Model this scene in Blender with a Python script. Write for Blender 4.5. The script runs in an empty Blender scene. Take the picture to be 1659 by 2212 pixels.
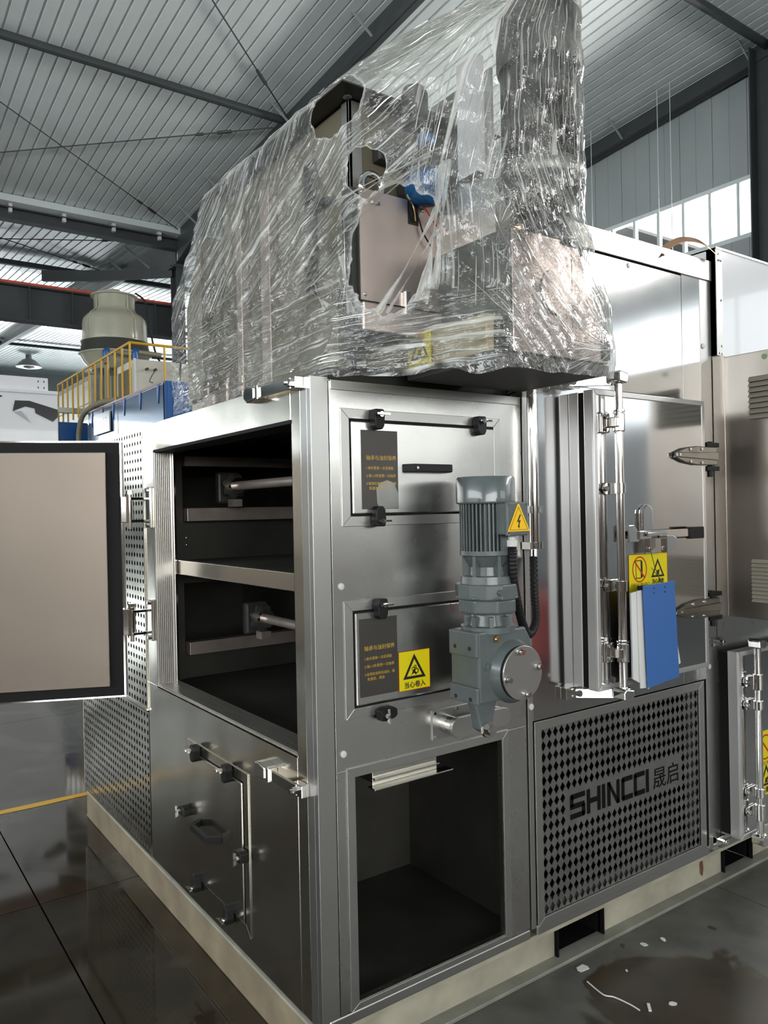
import bpy, bmesh, math, random
from mathutils import Vector, Matrix, noise
random.seed(7)
C = bpy.context.scene
COL = C.collection
PI = math.pi

# ------------------------------------------------------------------ camera, world, light, exposure
cam = bpy.data.cameras.new('camera'); camo = bpy.data.objects.new('camera', cam); COL.objects.link(camo)
F_PX = 1683.2
cam.sensor_fit = 'HORIZONTAL'; cam.sensor_width = 36.0; cam.lens = 36.0 * F_PX / 1659.0
cam.clip_start = 0.05; cam.clip_end = 300
_p, _r, _y = -0.00249, -0.01992, 0.95266
_f = Vector((math.cos(_y) * math.cos(_p), math.sin(_y) * math.cos(_p), math.sin(_p)))
_rt = Vector((math.sin(_y), -math.cos(_y), 0)); _up = _rt.cross(_f)
_c, _s = math.cos(_r), math.sin(_r)
_r2 = _rt * _c + _up * _s; _u2 = _up * _c - _rt * _s
camo.matrix_world = Matrix(((_r2.x, _u2.x, -_f.x, -1.01534), (_r2.y, _u2.y, -_f.y, -1.74628), (_r2.z, _u2.z, -_f.z, 1.5), (0, 0, 0, 1)))
C.camera = camo

w = bpy.data.worlds.new('overcast_sky'); C.world = w; w.use_nodes = True
w.node_tree.nodes['Background'].inputs[0].default_value = (0.95, 0.97, 1.0, 1)
w.node_tree.nodes['Background'].inputs[1].default_value = 2.2

def area(name, loc, rot, sx, sy, radiance, col=(1, 1, 1)):
    l = bpy.data.lights.new(name, 'AREA'); l.shape = 'RECTANGLE'; l.size = sx; l.size_y = sy
    l.energy = radiance * PI * sx * sy; l.color = col
    o = bpy.data.objects.new(name, l); COL.objects.link(o); o.location = loc; o.rotation_euler = rot
    return o
# daylight standing outside the window bands of the hall
RX = (0, math.radians(90), 0)          # facing -x
def up(deg): return math.radians(90 + deg)      # the panes pass light thrown up from the sunlit ground outside
area('daylight_upper_windows', (11.35, -1.2, 6.2), (0, up(28), 0), 1.7, 23.0, 42.0, (1.0, 0.95, 0.91))
area('daylight_lower_windows', (11.15, -7.6, 3.9), RX, 2.0, 7.0, 1.1, (0.92, 0.97, 1.0))
area('daylight_back_right_windows', (7.3, -12.4, 3.7), (math.radians(90), 0, 0), 6.4, 2.4, 3.6, (1.0, 0.97, 0.93))
area('added_back_daylight', (-5.0, -12.9, 3.4), (up(28), 0, 0), 12.0, 3.4, 13.0, (1.0, 0.97, 0.94))  # added lamp, placed unseen to light the white cabinet, floor and open door
area('daylight_left_windows', (-12.9, 3.0, 4.3), (0, -up(28), 0), 3.0, 24.0, 11.0, (0.95, 0.98, 1.0))
area('daylight_far_windows', (2.0, 51.9, 6.2), (math.radians(-90), 0, 0), 54.0, 3.4, 9.0, (0.94, 0.98, 1.0))
area('added_far_side_daylight', (27.2, 33.0, 5.0), RX, 4.5, 34.0, 6.5, (0.92, 0.98, 1.0))  # added lamp behind unseen windows to lighten the far roof

C.view_settings.view_transform = 'Standard'; C.view_settings.look = 'None'
C.view_settings.gamma = 1.0; C.view_settings.use_curve_mapping = False
C.view_settings.exposure = 0.0
C.cycles.max_bounces = 10; C.cycles.transparent_max_bounces = 24; C.cycles.glossy_bounces = 6; C.cycles.diffuse_bounces = 4
C.cycles.sample_clamp_indirect = 6.0; C.cycles.caustics_reflective = False; C.cycles.caustics_refractive = False

# ------------------------------------------------------------------ materials
def L(c):                                  # sRGB 0-255 to linear
    return tuple((v / 255 / 12.92 if v / 255 <= 0.04045 else ((v / 255 + 0.055) / 1.055) ** 2.4) for v in c) + (1,)

def nt(name):
    m = bpy.data.materials.new(name); m.use_nodes = True
    t = m.node_tree; b = t.nodes['Principled BSDF']
    return m, t, b

def N(t, kind, **kw):
    n = t.nodes.new(kind)
    for k, v in kw.items():
        if k.startswith('i_'): n.inputs[k[2:].replace('_', ' ')].default_value = v
        else: setattr(n, k, v)
    return n

def coords(t, scale=(1, 1, 1), rot=(0, 0, 0)):
    tc = N(t, 'ShaderNodeTexCoord'); mp = N(t, 'ShaderNodeMapping')
    mp.inputs['Scale'].default_value = scale; mp.inputs['Rotation'].default_value = rot
    t.links.new(tc.outputs['Object'], mp.inputs['Vector'])
    return mp.outputs['Vector']

def ramp(t, src, a, b, ca=(0, 0, 0, 1), cb=(1, 1, 1, 1)):
    r = N(t, 'ShaderNodeValToRGB'); r.color_ramp.elements[0].position = a; r.color_ramp.elements[1].position = b
    r.color_ramp.elements[0].color = ca; r.color_ramp.elements[1].color = cb
    t.links.new(src, r.inputs['Fac']); return r.outputs['Color']

def plain(name, col, rough=0.5, metal=0.0, var=0.0, vscale=6.0, bump=0.0, bscale=60.0, spec=0.5, coat=0.0):
    m, t, b = nt(name)
    b.inputs['Base Color'].default_value = col; b.inputs['Roughness'].default_value = rough
    b.inputs['Metallic'].default_value = metal; b.inputs['Specular IOR Level'].default_value = spec
    b.inputs['Coat Weight'].default_value = coat
    if var:
        n = N(t, 'ShaderNodeTexNoise'); n.inputs['Scale'].default_value = vscale; n.inputs['Detail'].default_value = 6
        t.links.new(coords(t), n.inputs['Vector'])
        lo = tuple(max(0, c * (1 - var)) for c in col[:3]) + (1,); hi = tuple(min(1, c * (1 + var)) for c in col[:3]) + (1,)
        t.links.new(ramp(t, n.outputs['Fac'], 0.3, 0.7, lo, hi), b.inputs['Base Color'])
    if bump:
        n2 = N(t, 'ShaderNodeTexNoise'); n2.inputs['Scale'].default_value = bscale; n2.inputs['Detail'].default_value = 3
        t.links.new(coords(t), n2.inputs['Vector'])
        bp = N(t, 'ShaderNodeBump'); bp.inputs['Strength'].default_value = bump; bp.inputs['Distance'].default_value = 0.01
        t.links.new(n2.outputs['Fac'], bp.inputs['Height']); t.links.new(bp.outputs['Normal'], b.inputs['Normal'])
    return m

def steel(name, col=(0.60, 0.59, 0.57, 1), rough=0.24, grain=(5, 5, 700), warp=0.12, wscale=2.3, aniso=0.0, smear=0.06):
    """sheet stainless: fine directional grain, slow waviness of the sheet, faint smears in the gloss"""
    m, t, b = nt(name)
    b.inputs['Base Color'].default_value = col; b.inputs['Metallic'].default_value = 1.0
    g = N(t, 'ShaderNodeTexNoise'); g.inputs['Scale'].default_value = 1.0; g.inputs['Detail'].default_value = 4
    t.links.new(coords(t, grain), g.inputs['Vector'])
    sm = N(t, 'ShaderNodeTexNoise'); sm.inputs['Scale'].default_value = 5.0; sm.inputs['Detail'].default_value = 5
    t.links.new(coords(t), sm.inputs['Vector'])
    mul = N(t, 'ShaderNodeMath', operation='MULTIPLY_ADD'); mul.inputs[1].default_value = 0.0; mul.inputs[2].default_value = rough - smear / 2
    t.links.new(g.outputs['Fac'], mul.inputs[0])
    add = N(t, 'ShaderNodeMath', operation='MULTIPLY_ADD'); add.inputs[1].default_value = smear
    t.links.new(sm.outputs['Fac'], add.inputs[0]); t.links.new(mul.outputs[0], add.inputs[2])
    t.links.new(add.outputs[0], b.inputs['Roughness'])
    wv = N(t, 'ShaderNodeTexNoise'); wv.inputs['Scale'].default_value = wscale; wv.inputs['Detail'].default_value = 1.5
    t.links.new(coords(t), wv.inputs['Vector'])
    bp = N(t, 'ShaderNodeBump'); bp.inputs['Strength'].default_value = warp; bp.inputs['Distance'].default_value = 0.06
    t.links.new(wv.outputs['Fac'], bp.inputs['Height'])
    t.links.new(bp.outputs['Normal'], b.inputs['Normal'])
    return m

M = {}
M['steel'] = steel('brushed_stainless_sheet', rough=0.27, warp=0.10)
M['steel_side'] = steel('bright_stainless_sheet', rough=0.21, warp=0.2, col=(0.68, 0.655, 0.59, 1))
M['steel_trim'] = steel('satin_stainless_trim', rough=0.36, warp=0.05, col=(0.49, 0.485, 0.47, 1))
M['steel_tall'] = steel('smooth_stainless_panel', rough=0.115, warp=0.06, wscale=1.6, col=(0.58, 0.58, 0.585, 1), smear=0.03)
M['alu'] = plain('anodised_aluminium_profile', (0.62, 0.61, 0.60, 1), 0.42, 0.85)
M['alu_flute'] = plain('ribbed_aluminium_liner', (0.60, 0.58, 0.55, 1), 0.3, 0.9)
M['door_skin'] = steel('film_covered_door_skin', rough=0.42, warp=0.10, wscale=2.0, col=(0.20, 0.17, 0.144, 1), smear=0.04)
M['chrome'] = plain('polished_chrome', (0.78, 0.76, 0.74, 1), 0.08, 1.0)
M['galv'] = plain('galvanised_sheet', (0.28, 0.28, 0.27, 1), 0.4, 0.9, 0.15, 9)
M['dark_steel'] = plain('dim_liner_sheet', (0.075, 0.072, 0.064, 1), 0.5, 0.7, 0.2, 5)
M['beam_steel'] = plain('dull_steel_channel', (0.46, 0.39, 0.35, 1), 0.42, 0.75, 0.15, 8)
M['black'] = plain('black_plastic', (0.010, 0.010, 0.010, 1), 0.5, spec=0.25)
M['rubber'] = plain('black_rubber_gasket', (0.008, 0.008, 0.008, 1), 0.65, spec=0.2)
M['void'] = plain('interior_shade_black', (0.008, 0.008, 0.008, 1), 0.9, spec=0.05)  # near-black colour stands in for the shade inside holes and openings
M['white_plug'] = plain('white_plastic_plug', (0.62, 0.62, 0.60, 1), 0.45)
M['motor'] = plain('grey_green_motor_paint', L((86, 94, 94)), 0.36, 0.0, 0.06, 30, 0.07, 260, coat=0.25)
M['motor_cover'] = plain('grey_green_smooth_paint', L((86, 94, 95)), 0.3, 0.0, 0.05, 20, coat=0.5)
M['yellow'] = plain('yellow_sticker', L((226, 208, 20)), 0.35)
M['orange_yellow'] = plain('amber_sticker', L((240, 190, 20)), 0.35)
M['ink'] = plain('black_ink', (0.008, 0.008, 0.008, 1), 0.5)
M['red_ink'] = plain('red_ink', L((190, 40, 20)), 0.5)
M['label_grey'] = plain('dark_grey_label', L((62, 58, 54)), 0.38)
M['gold'] = plain('golden_print', L((205, 165, 60)), 0.4)
M['paper'] = plain('white_paper', L((214, 214, 212)), 0.7, 0, 0.05, 8)
M['blue_board'] = plain('blue_plastic_board', L((62, 104, 168)), 0.32)
M['channel'] = plain('weathered_cream_paint', L((160, 155, 139)), 0.55, 0.0, 0.22, 7, 0.15, 30)
M['flange'] = plain('worn_steel_flange', L((140, 140, 130)), 0.5, 0.3, 0.2, 9)
M['cast_dark'] = plain('dark_grey_cast_paint', L((52, 52, 50)), 0.45, 0.0, 0.1, 20)
M['olive_steel'] = plain('olive_grey_sheet', L((118, 112, 94)), 0.42, 0.35, 0.12, 4)
M['pink_steel'] = steel('rose_reflection_tint', rough=0.34, warp=0.06, col=(0.66, 0.55, 0.51, 1))  # the reflected rose is put into the steel's base colour
M['rose_dark'] = steel('dark_rose_reflection_tint', rough=0.22, warp=0.2, wscale=5.0, col=(0.36, 0.30, 0.285, 1))  # darker steel with its pink reflection tinted into the base colour
M['green_plate'] = plain('dark_green_grey_plate', L((58, 64, 60)), 0.42, 0.3)
M['motor_blue'] = plain('bright_blue_motor_paint', L((20, 92, 150)), 0.25, coat=0.4)
M['wood'] = plain('pale_plywood_board', L((176, 164, 132)), 0.6, 0, 0.12, 12)
M['black_sheet'] = plain('black_plastic_sheet', (0.012, 0.012, 0.013, 1), 0.22)
M['brass'] = plain('brass_fitting', (0.75, 0.55, 0.28, 1), 0.2, 1.0)
M['louvre_paint'] = plain('beige_grey_louvre', L((150, 144, 130)), .45)
M['hinge_steel'] = plain('dull_cast_hinge_steel', (0.30, 0.28, 0.255, 1), 0.28, 1.0, 0.1, 20)
M['steel_box'] = steel('brown_reflection_stainless', rough=0.3, warp=0.08, col=(0.47, 0.42, 0.37, 1))  # brown reflected from the hall is tinted into the base colour
M['copper'] = plain('copper_strap', (0.62, 0.36, 0.22, 1), 0.3, 1.0)
M['white_sheet'] = plain('white_painted_sheet', L((222, 222, 226)), 0.16, 0.0, coat=0.6)
M['liner'] = plain('white_liner_sheet', L((218, 225, 225)), 0.38, 0.0, 0.06, 1.2, 0.10, 5.0, coat=0.25)
M['liner_far'] = plain('bright_liner_sheet', L((206, 216, 218)), 0.3, 0.0, 0.05, 1.0, 0.12, 6.0, coat=0.3)
M['wall_panel'] = plain('grey_sandwich_wall', L((150, 156, 156)), 0.5, 0.0, 0.04, 1.5)
M['wall_pale'] = plain('brightened_grey_wall', L((196, 198, 200)), 0.6, 0.0, 0.04, 1.0)  # unseen lower wall made paler to brighten what the steel reflects
M['wall_lower'] = plain('warm_beige_wall', L((128, 112, 98)), 0.6, 0.0, 0.05, 0.8)
M['girder'] = plain('dark_grey_girder_paint', L((58, 61, 63)), 0.5, 0.0, 0.1, 3)
M['girder_red'] = plain('red_conductor_rail', L((190, 78, 62)), 0.4, 0.0, 0.3, 6)
M['win_frame'] = plain('white_window_frame', L((205, 212, 212)), 0.4)
M['tank'] = plain('cream_glassfibre', L((170, 168, 150)), 0.28, 0.0, 0.08, 2.2, coat=0.3)
M['tank_mesh'] = plain('dark_wire_netting', L((52, 52, 48)), 0.6)
M['rail'] = plain('yellow_railing_paint', L((206, 158, 24)), 0.4)
M['box_white'] = plain('off_white_cabinet_paint', L((200, 198, 186)), 0.4, 0.0, 0.05, 3)
M['blue_film'] = plain('blue_film_on_sheet', L((34, 78, 116)), 0.22, 0.35, 0.12, 2.0, coat=0.4)
M['blue_paint'] = plain('blue_panel_paint', L((24, 84, 150)), 0.35)
M['pink_sheet'] = plain('bare_sheet_strip', L((205, 190, 192)), 0.2, 0.8)
M['hose'] = plain('grey_beige_hose', L((140, 134, 110)), 0.5)
M['lamp_grey'] = plain('grey_lamp_shade', L((150, 152, 150)), 0.4)
M['sack'] = plain('brown_sacking', L((150, 118, 66)), 0.8)
M['red_plastic'] = plain('red_tarpaulin', L((176, 84, 82)), 0.6)
M['floor_yellow'] = plain('yellow_floor_paint', L((215, 165, 30)), 0.3)

def glass():
    m, t, b = nt('clear_window_glass')
    out = t.nodes['Material Output']; t.nodes.remove(b)
    tr = N(t, 'ShaderNodeBsdfTransparent'); tr.inputs[0].default_value = (0.94, 0.96, 0.96, 1)
    gl = N(t, 'ShaderNodeBsdfGlossy'); gl.inputs['Roughness'].default_value = 0.02
    fr = N(t, 'ShaderNodeFresnel'); fr.inputs[0].default_value = 1.45
    mx = N(t, 'ShaderNodeMixShader')
    t.links.new(fr.outputs[0], mx.inputs[0]); t.links.new(tr.outputs[0], mx.inputs[1]); t.links.new(gl.outputs[0], mx.inputs[2])
    t.links.new(mx.outputs[0], out.inputs[0]); return m
M['glass'] = glass()

def floor_mat():
    m, t, b = nt('wet_concrete')
    g = N(t, 'ShaderNodeNewGeometry'); v = g.outputs['Position']
    def noise_(sc, det, dist=0.0):
        n = N(t, 'ShaderNodeTexNoise'); n.inputs['Scale'].default_value = sc; n.inputs['Detail'].default_value = det; n.inputs['Distortion'].default_value = dist
        t.links.new(v, n.inputs['Vector']); return n.outputs['Fac']
    def mth(op, a, b_):
        n = N(t, 'ShaderNodeMath', operation=op); n.use_clamp = op in ('MULTIPLY', 'MAXIMUM') 
        for i, q in enumerate((a, b_)):
            if isinstance(q, (int, float)): n.inputs[i].default_value = q
            else: t.links.new(q, n.inputs[i])
        return n.outputs[0]
    big, fine = noise_(.8, 5, .6), noise_(7, 8)
    sp = N(t, 'ShaderNodeSeparateXYZ'); t.links.new(v, sp.inputs[0])
    left = ramp(t, sp.outputs['X'], .15, .45, (1, 1, 1, 1), (0, 0, 0, 1))            # the flooded left side of the hall
    pool = mth('MULTIPLY', ramp(t, big, .53, .60, (1, 1, 1, 1), (0, 0, 0, 1)), left)
    ds = N(t, 'ShaderNodeVectorMath', operation='DISTANCE'); ds.inputs[1].default_value = (1.06, -.40, 0); t.links.new(v, ds.inputs[0])
    spill = ramp(t, mth('ADD', ds.outputs['Value'], mth('MULTIPLY', noise_(5, 4, .8), .34)), .47, .50, (1, 1, 1, 1), (0, 0, 0, 1))   # damp spill by the skid
    wet = mth('MAXIMUM', pool, spill)
    dry = ramp(t, fine, .3, .72, L((70, 69, 65)), L((98, 97, 91))); wetc = ramp(t, fine, .3, .72, L((46, 39, 29)), L((66, 57, 43)))
    mx = N(t, 'ShaderNodeMix', data_type='RGBA'); t.links.new(wet, mx.inputs[0]); t.links.new(dry, mx.inputs[6]); t.links.new(wetc, mx.inputs[7])
    t.links.new(mx.outputs[2], b.inputs['Base Color'])
    damp = mth('MULTIPLY', left, .22)
    r0 = mth('SUBTRACT', .46, mth('ADD', damp, mth('MULTIPLY', spill, .16)))
    rr = N(t, 'ShaderNodeMix', data_type='FLOAT'); t.links.new(pool, rr.inputs[0]); t.links.new(r0, rr.inputs[2]); rr.inputs[3].default_value = .06
    t.links.new(rr.outputs[0], b.inputs['Roughness']); b.inputs['Specular IOR Level'].default_value = .55
    bp = N(t, 'ShaderNodeBump'); bp.inputs['Distance'].default_value = .004
    t.links.new(ramp(t, pool, 0, 1, (.3, .3, .3, 1), (.02, .02, .02, 1)), bp.inputs['Strength']); t.links.new(fine, bp.inputs['Height']); t.links.new(bp.outputs['Normal'], b.inputs['Normal'])
    return m
M['floor'] = floor_mat()

# ------------------------------------------------------------------ mesh builder
class MB:
    def __init__(s): s.v = []; s.f = []
    def add(s, vs, fs):
        k = len(s.v); s.v += [tuple(p) for p in vs]; s.f += [tuple(i + k for i in f) for f in fs]; return s
    def box(s, x0, x1, y0, y1, z0, z1):
        return s.add([(x0, y0, z0), (x1, y0, z0), (x1, y1, z0), (x0, y1, z0), (x0, y0, z1), (x1, y0, z1), (x1, y1, z1), (x0, y1, z1)],
                     [(3, 2, 1, 0), (4, 5, 6, 7), (0, 1, 5, 4), (1, 2, 6, 5), (2, 3, 7, 6), (3, 0, 4, 7)])
    def obox(s, c, a, b, d):
        c, a, b, d = Vector(c), Vector(a), Vector(b), Vector(d)
        vs = [c - a - b - d, c + a - b - d, c + a + b - d, c - a + b - d, c - a - b + d, c + a - b + d, c + a + b + d, c - a + b + d]
        fs = [(3, 2, 1, 0), (4, 5, 6, 7), (0, 1, 5, 4), (1, 2, 6, 5), (2, 3, 7, 6), (3, 0, 4, 7)]
        if a.cross(b).dot(d) < 0: fs = [f[::-1] for f in fs]
        return s.add(vs, fs)
    def prism(s, pts, o, u, v, n):
        """polygon pts (2d, counter clockwise seen against n) at o with axes u,v, extruded by vector n"""
        o, u, v, n = Vector(o), Vector(u), Vector(v), Vector(n)
        if u.cross(v).dot(n) < 0: pts = pts[::-1]
        k = len(pts); a = [o + u * p[0] + v * p[1] for p in pts]; b = [p + n for p in a]
        fs = [tuple(range(k))[::-1], tuple(range(k, 2 * k))] + [(i, (i + 1) % k, k + (i + 1) % k, k + i) for i in range(k)]
        return s.add(a + b, fs)
    def cyl(s, p0, p1, r0, r1=None, n=20, caps=True):
        p0, p1 = Vector(p0), Vector(p1); r1 = r0 if r1 is None else r1
        d = (p1 - p0).normalized(); a = d.orthogonal().normalized(); b = d.cross(a)
        vs = []
        for p, r in ((p0, r0), (p1, r1)):
            for i in range(n):
                t = 2 * PI * i / n; vs.append(p + (a * math.cos(t) + b * math.sin(t)) * r)
        fs = [(i, (i + 1) % n, n + (i + 1) % n, n + i) for i in range(n)]
        if caps: fs += [tuple(range(n))[::-1], tuple(range(n, 2 * n))]
        return s.add(vs, fs)
    def lathe(s, o, axis, prof, n=28, caps=True):
        o, d = Vector(o), Vector(axis).normalized(); a = d.orthogonal().normalized(); b = d.cross(a); vs = []; k = len(prof)
        for h, r in prof:
            for i in range(n):
                t = 2 * PI * i / n; vs.append(o + d * h + (a * math.cos(t) + b * math.sin(t)) * r)
        fs = [(j * n + i, j * n + (i + 1) % n, (j + 1) * n + (i + 1) % n, (j + 1) * n + i) for j in range(k - 1) for i in range(n)]
        if caps: fs += [tuple(range(n))[::-1], tuple(range((k - 1) * n, k * n))]
        return s.add(vs, fs)
    def tube(s, path, r, n=10, ripple=0.0):
        path = [Vector(p) for p in path]; vs = []; a = None; k = len(path)
        for j, p in enumerate(path):
            d = (path[min(j + 1, k - 1)] - path[max(j - 1, 0)]).normalized()
            a = d.orthogonal().normalized() if a is None else (a - d * a.dot(d)).normalized()
            b = d.cross(a); rr = r * (1 + (ripple if j % 2 else -ripple))
            for i in range(n):
                t = 2 * PI * i / n; vs.append(p + (a * math.cos(t) + b * math.sin(t)) * rr)
        fs = [(j * n + i, j * n + (i + 1) % n, (j + 1) * n + (i + 1) % n, (j + 1) * n + i) for j in range(k - 1) for i in range(n)]
        fs += [tuple(range(n))[::-1], tuple(range((k - 1) * n, k * n))]
        return s.add(vs, fs)
    def frame(s, o, u, v, n, x0, x1, y0, y1, wd):
        """rectangular ring in plane (u,v) with band width wd (left,right,bottom,top), mitred, extruded by n"""
        l, r, b, t = wd if isinstance(wd, (tuple, list)) else (wd,) * 4
        A = [(x0, y0), (x1, y0), (x1, y1), (x0, y1)]; B = [(x0 + l, y0 + b), (x1 - r, y0 + b), (x1 - r, y1 - t), (x0 + l, y1 - t)]
        for i in range(4):
            j = (i + 1) % 4
            s.prism([A[i], A[j], B[j], B[i]], o, u, v, n)
        return s
    def torus(s, c, axis, R, r, n=28, k=10):
        c, d = Vector(c), Vector(axis).normalized(); a = d.orthogonal().normalized(); b = d.cross(a); vs = []
        for i in range(n):
            t = 2 * PI * i / n; e = a * math.cos(t) + b * math.sin(t)
            for j in range(k):
                q = 2 * PI * j / k; vs.append(c + e * (R + r * math.cos(q)) + d * r * math.sin(q))
        fs = [(i * k + j, ((i + 1) % n) * k + j, ((i + 1) % n) * k + (j + 1) % k, i * k + (j + 1) % k) for i in range(n) for j in range(k)]
        return s.add(vs, fs)
    def build(s, name, mat, parent=None, smooth=False, bevel=0.0, label=None, kind=None):
        off = wloc(parent); me = bpy.data.meshes.new(name)
        me.from_pydata([tuple(Vector(p) - off) for p in s.v], [], s.f); me.update()
        if smooth:
            for p in me.polygons: p.use_smooth = True
            me.set_sharp_from_angle(angle=math.radians(35))
        me.materials.append(M[mat] if isinstance(mat, str) else mat)
        o = bpy.data.objects.new(name, me); COL.objects.link(o)
        if parent is not None: o.parent = parent
        if bevel:
            md = o.modifiers.new('edge', 'BEVEL'); md.width = bevel; md.segments = 2; md.limit_method = 'ANGLE'; md.angle_limit = math.radians(40)
        if label: o['label'] = label
        if kind: o['kind'] = kind
        return o

WL = {}
def wloc(o):
    p = Vector((0, 0, 0))
    while o is not None: p = p + o.location; o = o.parent
    return p

def thing(name, label, cat, loc=(0, 0, 0), group=None, kind=None):
    o = bpy.data.objects.new(name, None); COL.objects.link(o); o.location = loc; o.empty_display_size = 0.1
    if label: o['label'] = label
    if cat: o['category'] = cat
    if group: o['group'] = group
    if kind: o['kind'] = kind
    return o
def tag(o, label, cat, group=None):
    o['label'] = label; o['category'] = cat
    if group: o['group'] = group
    return o
def copy_tree(o, loc=None, parent=None):
    c = o.copy(); COL.objects.link(c)
    if parent is not None: c.parent = parent
    if loc is not None: c.location = loc
    for ch in [x for x in bpy.data.objects if x.parent == o]: copy_tree(ch, None, c)
    return c
X, Y, Z = Vector((1, 0, 0)), Vector((0, 1, 0)), Vector((0, 0, 1))

def lettering(text, o, u, v, size, mat, parent, name='lettering', width=None, n=None, depth=0.0004, bold=0.0, align='LEFT', sy=1.0):
    """text in the plane (u,v), lower left corner at o; made into a mesh part"""
    cu = bpy.data.curves.new('tmp_text', 'FONT'); cu.body = text; cu.size = size; cu.align_x = align; cu.resolution_u = 2; cu.offset = bold * size
    ob = bpy.data.objects.new('tmp_text', cu); COL.objects.link(ob)
    dg = bpy.context.evaluated_depsgraph_get(); me0 = ob.evaluated_get(dg).to_mesh()
    vs = [p.co.copy() for p in me0.vertices]; fs = [tuple(p.vertices) for p in me0.polygons]
    ob.evaluated_get(dg).to_mesh_clear(); bpy.data.objects.remove(ob); bpy.data.curves.remove(cu)
    if not vs: return None
    x0 = min(p.x for p in vs); x1 = max(p.x for p in vs); k = width / (x1 - x0) if width else 1.0
    n = Vector(n) if n is not None else Vector(u).cross(Vector(v))
    mb = MB(); mb.add([Vector(o) + Vector(u) * ((p.x - (x0 if width else 0)) * k) + Vector(v) * (p.y * sy * (k if width and sy == 1.0 else 1)) + n * depth for p in vs], fs)
    return mb.build(name, mat, parent)

def plate(holes_fn, o, u, v, n, nx, ny, px, py, mat, name, parent, th=0.0015):
    """perforated sheet: a grid of nx*ny cells; holes_fn(i,j) gives the hole outline (angles evenly spaced) or None"""
    mb = MB(); o, u, v = Vector(o), Vector(u), Vector(v)
    for i in range(nx):
        for j in range(ny):
            c = o + u * ((i + .5) * px) + v * ((j + .5) * py); h = holes_fn(i, j)
            cor = [(-px / 2, -py / 2), (0, -py / 2), (px / 2, -py / 2), (px / 2, 0), (px / 2, py / 2), (0, py / 2), (-px / 2, py / 2), (-px / 2, 0)]
            co = [c + u * a + v * b for a, b in cor]
            if h is None: mb.add([co[0], co[2], co[4], co[6]], [(0, 1, 2, 3)]); continue
            ho = [c + u * a + v * b for a, b in h]; hb = [p - Vector(n) * th for p in ho]
            mb.add(co + ho + hb, [(k, (k + 1) % 8, 8 + (k + 1) % 8, 8 + k) for k in range(8)] + [(8 + k, 8 + (k + 1) % 8, 16 + (k + 1) % 8, 16 + k) for k in range(8)])
    return mb.build(name, mat, parent)

# ------------------------------------------------------------------ the hall
def struct(name, mb, mat, parent=None, **k):
    return mb.build(name, mat, parent, kind=None if parent else 'structure', **k)
def root(name, loc=(0, 0, 0)): return thing(name, None, None, loc, kind='structure')

SLX, SLY = 2.17, 3.0
fl = struct('floor', MB().box(-25.5, 28, -12.5, 52.5, -0.4, -0.012), 'void')
sl = None
for i in range(-6, 6):
    for j in range(-5, 5):
        if sl is None:
            sl = MB().box(0.003, SLX - .003, 0.003, SLY - .003, -0.03, 0.0).build('floor_slab', 'floor', fl); o = sl
        else:
            o = sl.copy(); COL.objects.link(o)
        o.location = (-0.38 + SLX * i, 1.5 + SLY * j, 0)
MB().box(-25, 27, 16.5, 52, -0.03, 0).build('floor_slab', 'floor', fl)
line = MB()
xs = [-6.0, -3.0, -1.2, -0.33, -0.24, -0.17, -0.12, 0.1, 0.6]
for a, b in zip(xs, xs[1:]):
    dy = 0.006 * math.sin(a * 9); line.add([(a, 2.60 + dy, 0.0015), (b, 2.60 + 0.006 * math.sin(b * 9), 0.0015), (b, 2.655, 0.0015), (a, 2.655, 0.0015)], [(0, 1, 2, 3)])
struct('floor_marking', line, 'floor_yellow')

def z1(y): return 8.90 - .0825 * y
def z2(y): return 7.65 + .0825 * (y - 15)
def sheet(y0, y1, zf):
    prof = []
    for k in range(4):
        a = k * .19
        prof += [(a, 0), (a + .150, 0), (a + .157, .022), (a + .181, .022), (a + .187, 0)]
    prof.append((.76, 0)); n = len(prof); mb = MB()
    vs = [(p, y, zf(y) + h) for y in (y0, y1) for p, h in prof]
    return mb.add(vs, [(i, i + 1, n + i + 1, n + i)[::-1] for i in range(n - 1)])
ce = root('ceiling')
sh = sheet(-12.3, 14.6, z1).build('roof_sheet', 'liner', ce); sh.location.x = 10.9 - .76
for k in range(2, 31):
    o = sh.copy(); COL.objects.link(o); o.location.x = 10.9 - .76 * k
sh2 = sheet(15.0, 51.7, z2).build('roof_sheet', 'liner_far', ce); sh2.location.x = 27.0 - .76
for k in range(2, 69):
    o = sh2.copy(); COL.objects.link(o); o.location.x = 27.0 - .76 * k
MB().box(-12.2, 11, -12.4, 14.6, 10.1, 10.2).box(-25.5, 27.5, 15, 52, 10.95, 11.05).box(-12.5, 11.2, 14.3, 15.3, 8.35, 8.45).build('roof_deck', 'galv', ce)
gut = MB().box(-12, 10.9, 14.5, 15.06, 7.56, 7.69)
for x in (-3, .9, 1.93, 2.92, 3.9, 4.87, 6.5, 8): gut.box(x - .03, x + .03, 14.62, 14.9, 7.4, 7.56)
struct('trim_1', gut, 'win_frame')

def ibeam_x(name, x0, x1, y, zb, zt, wd, mat='girder'):
    m = MB().box(x0, x1, y - wd / 2, y + wd / 2, zb, zb + .025).box(x0, x1, y - wd / 2, y + wd / 2, zt - .025, zt).box(x0, x1, y - .01, y + .01, zb + .025, zt - .025)
    return m
struct('eave_beam', ibeam_x('e', -12, 10.9, 14.72, 7.26, 7.5, .22), 'girder')
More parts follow.
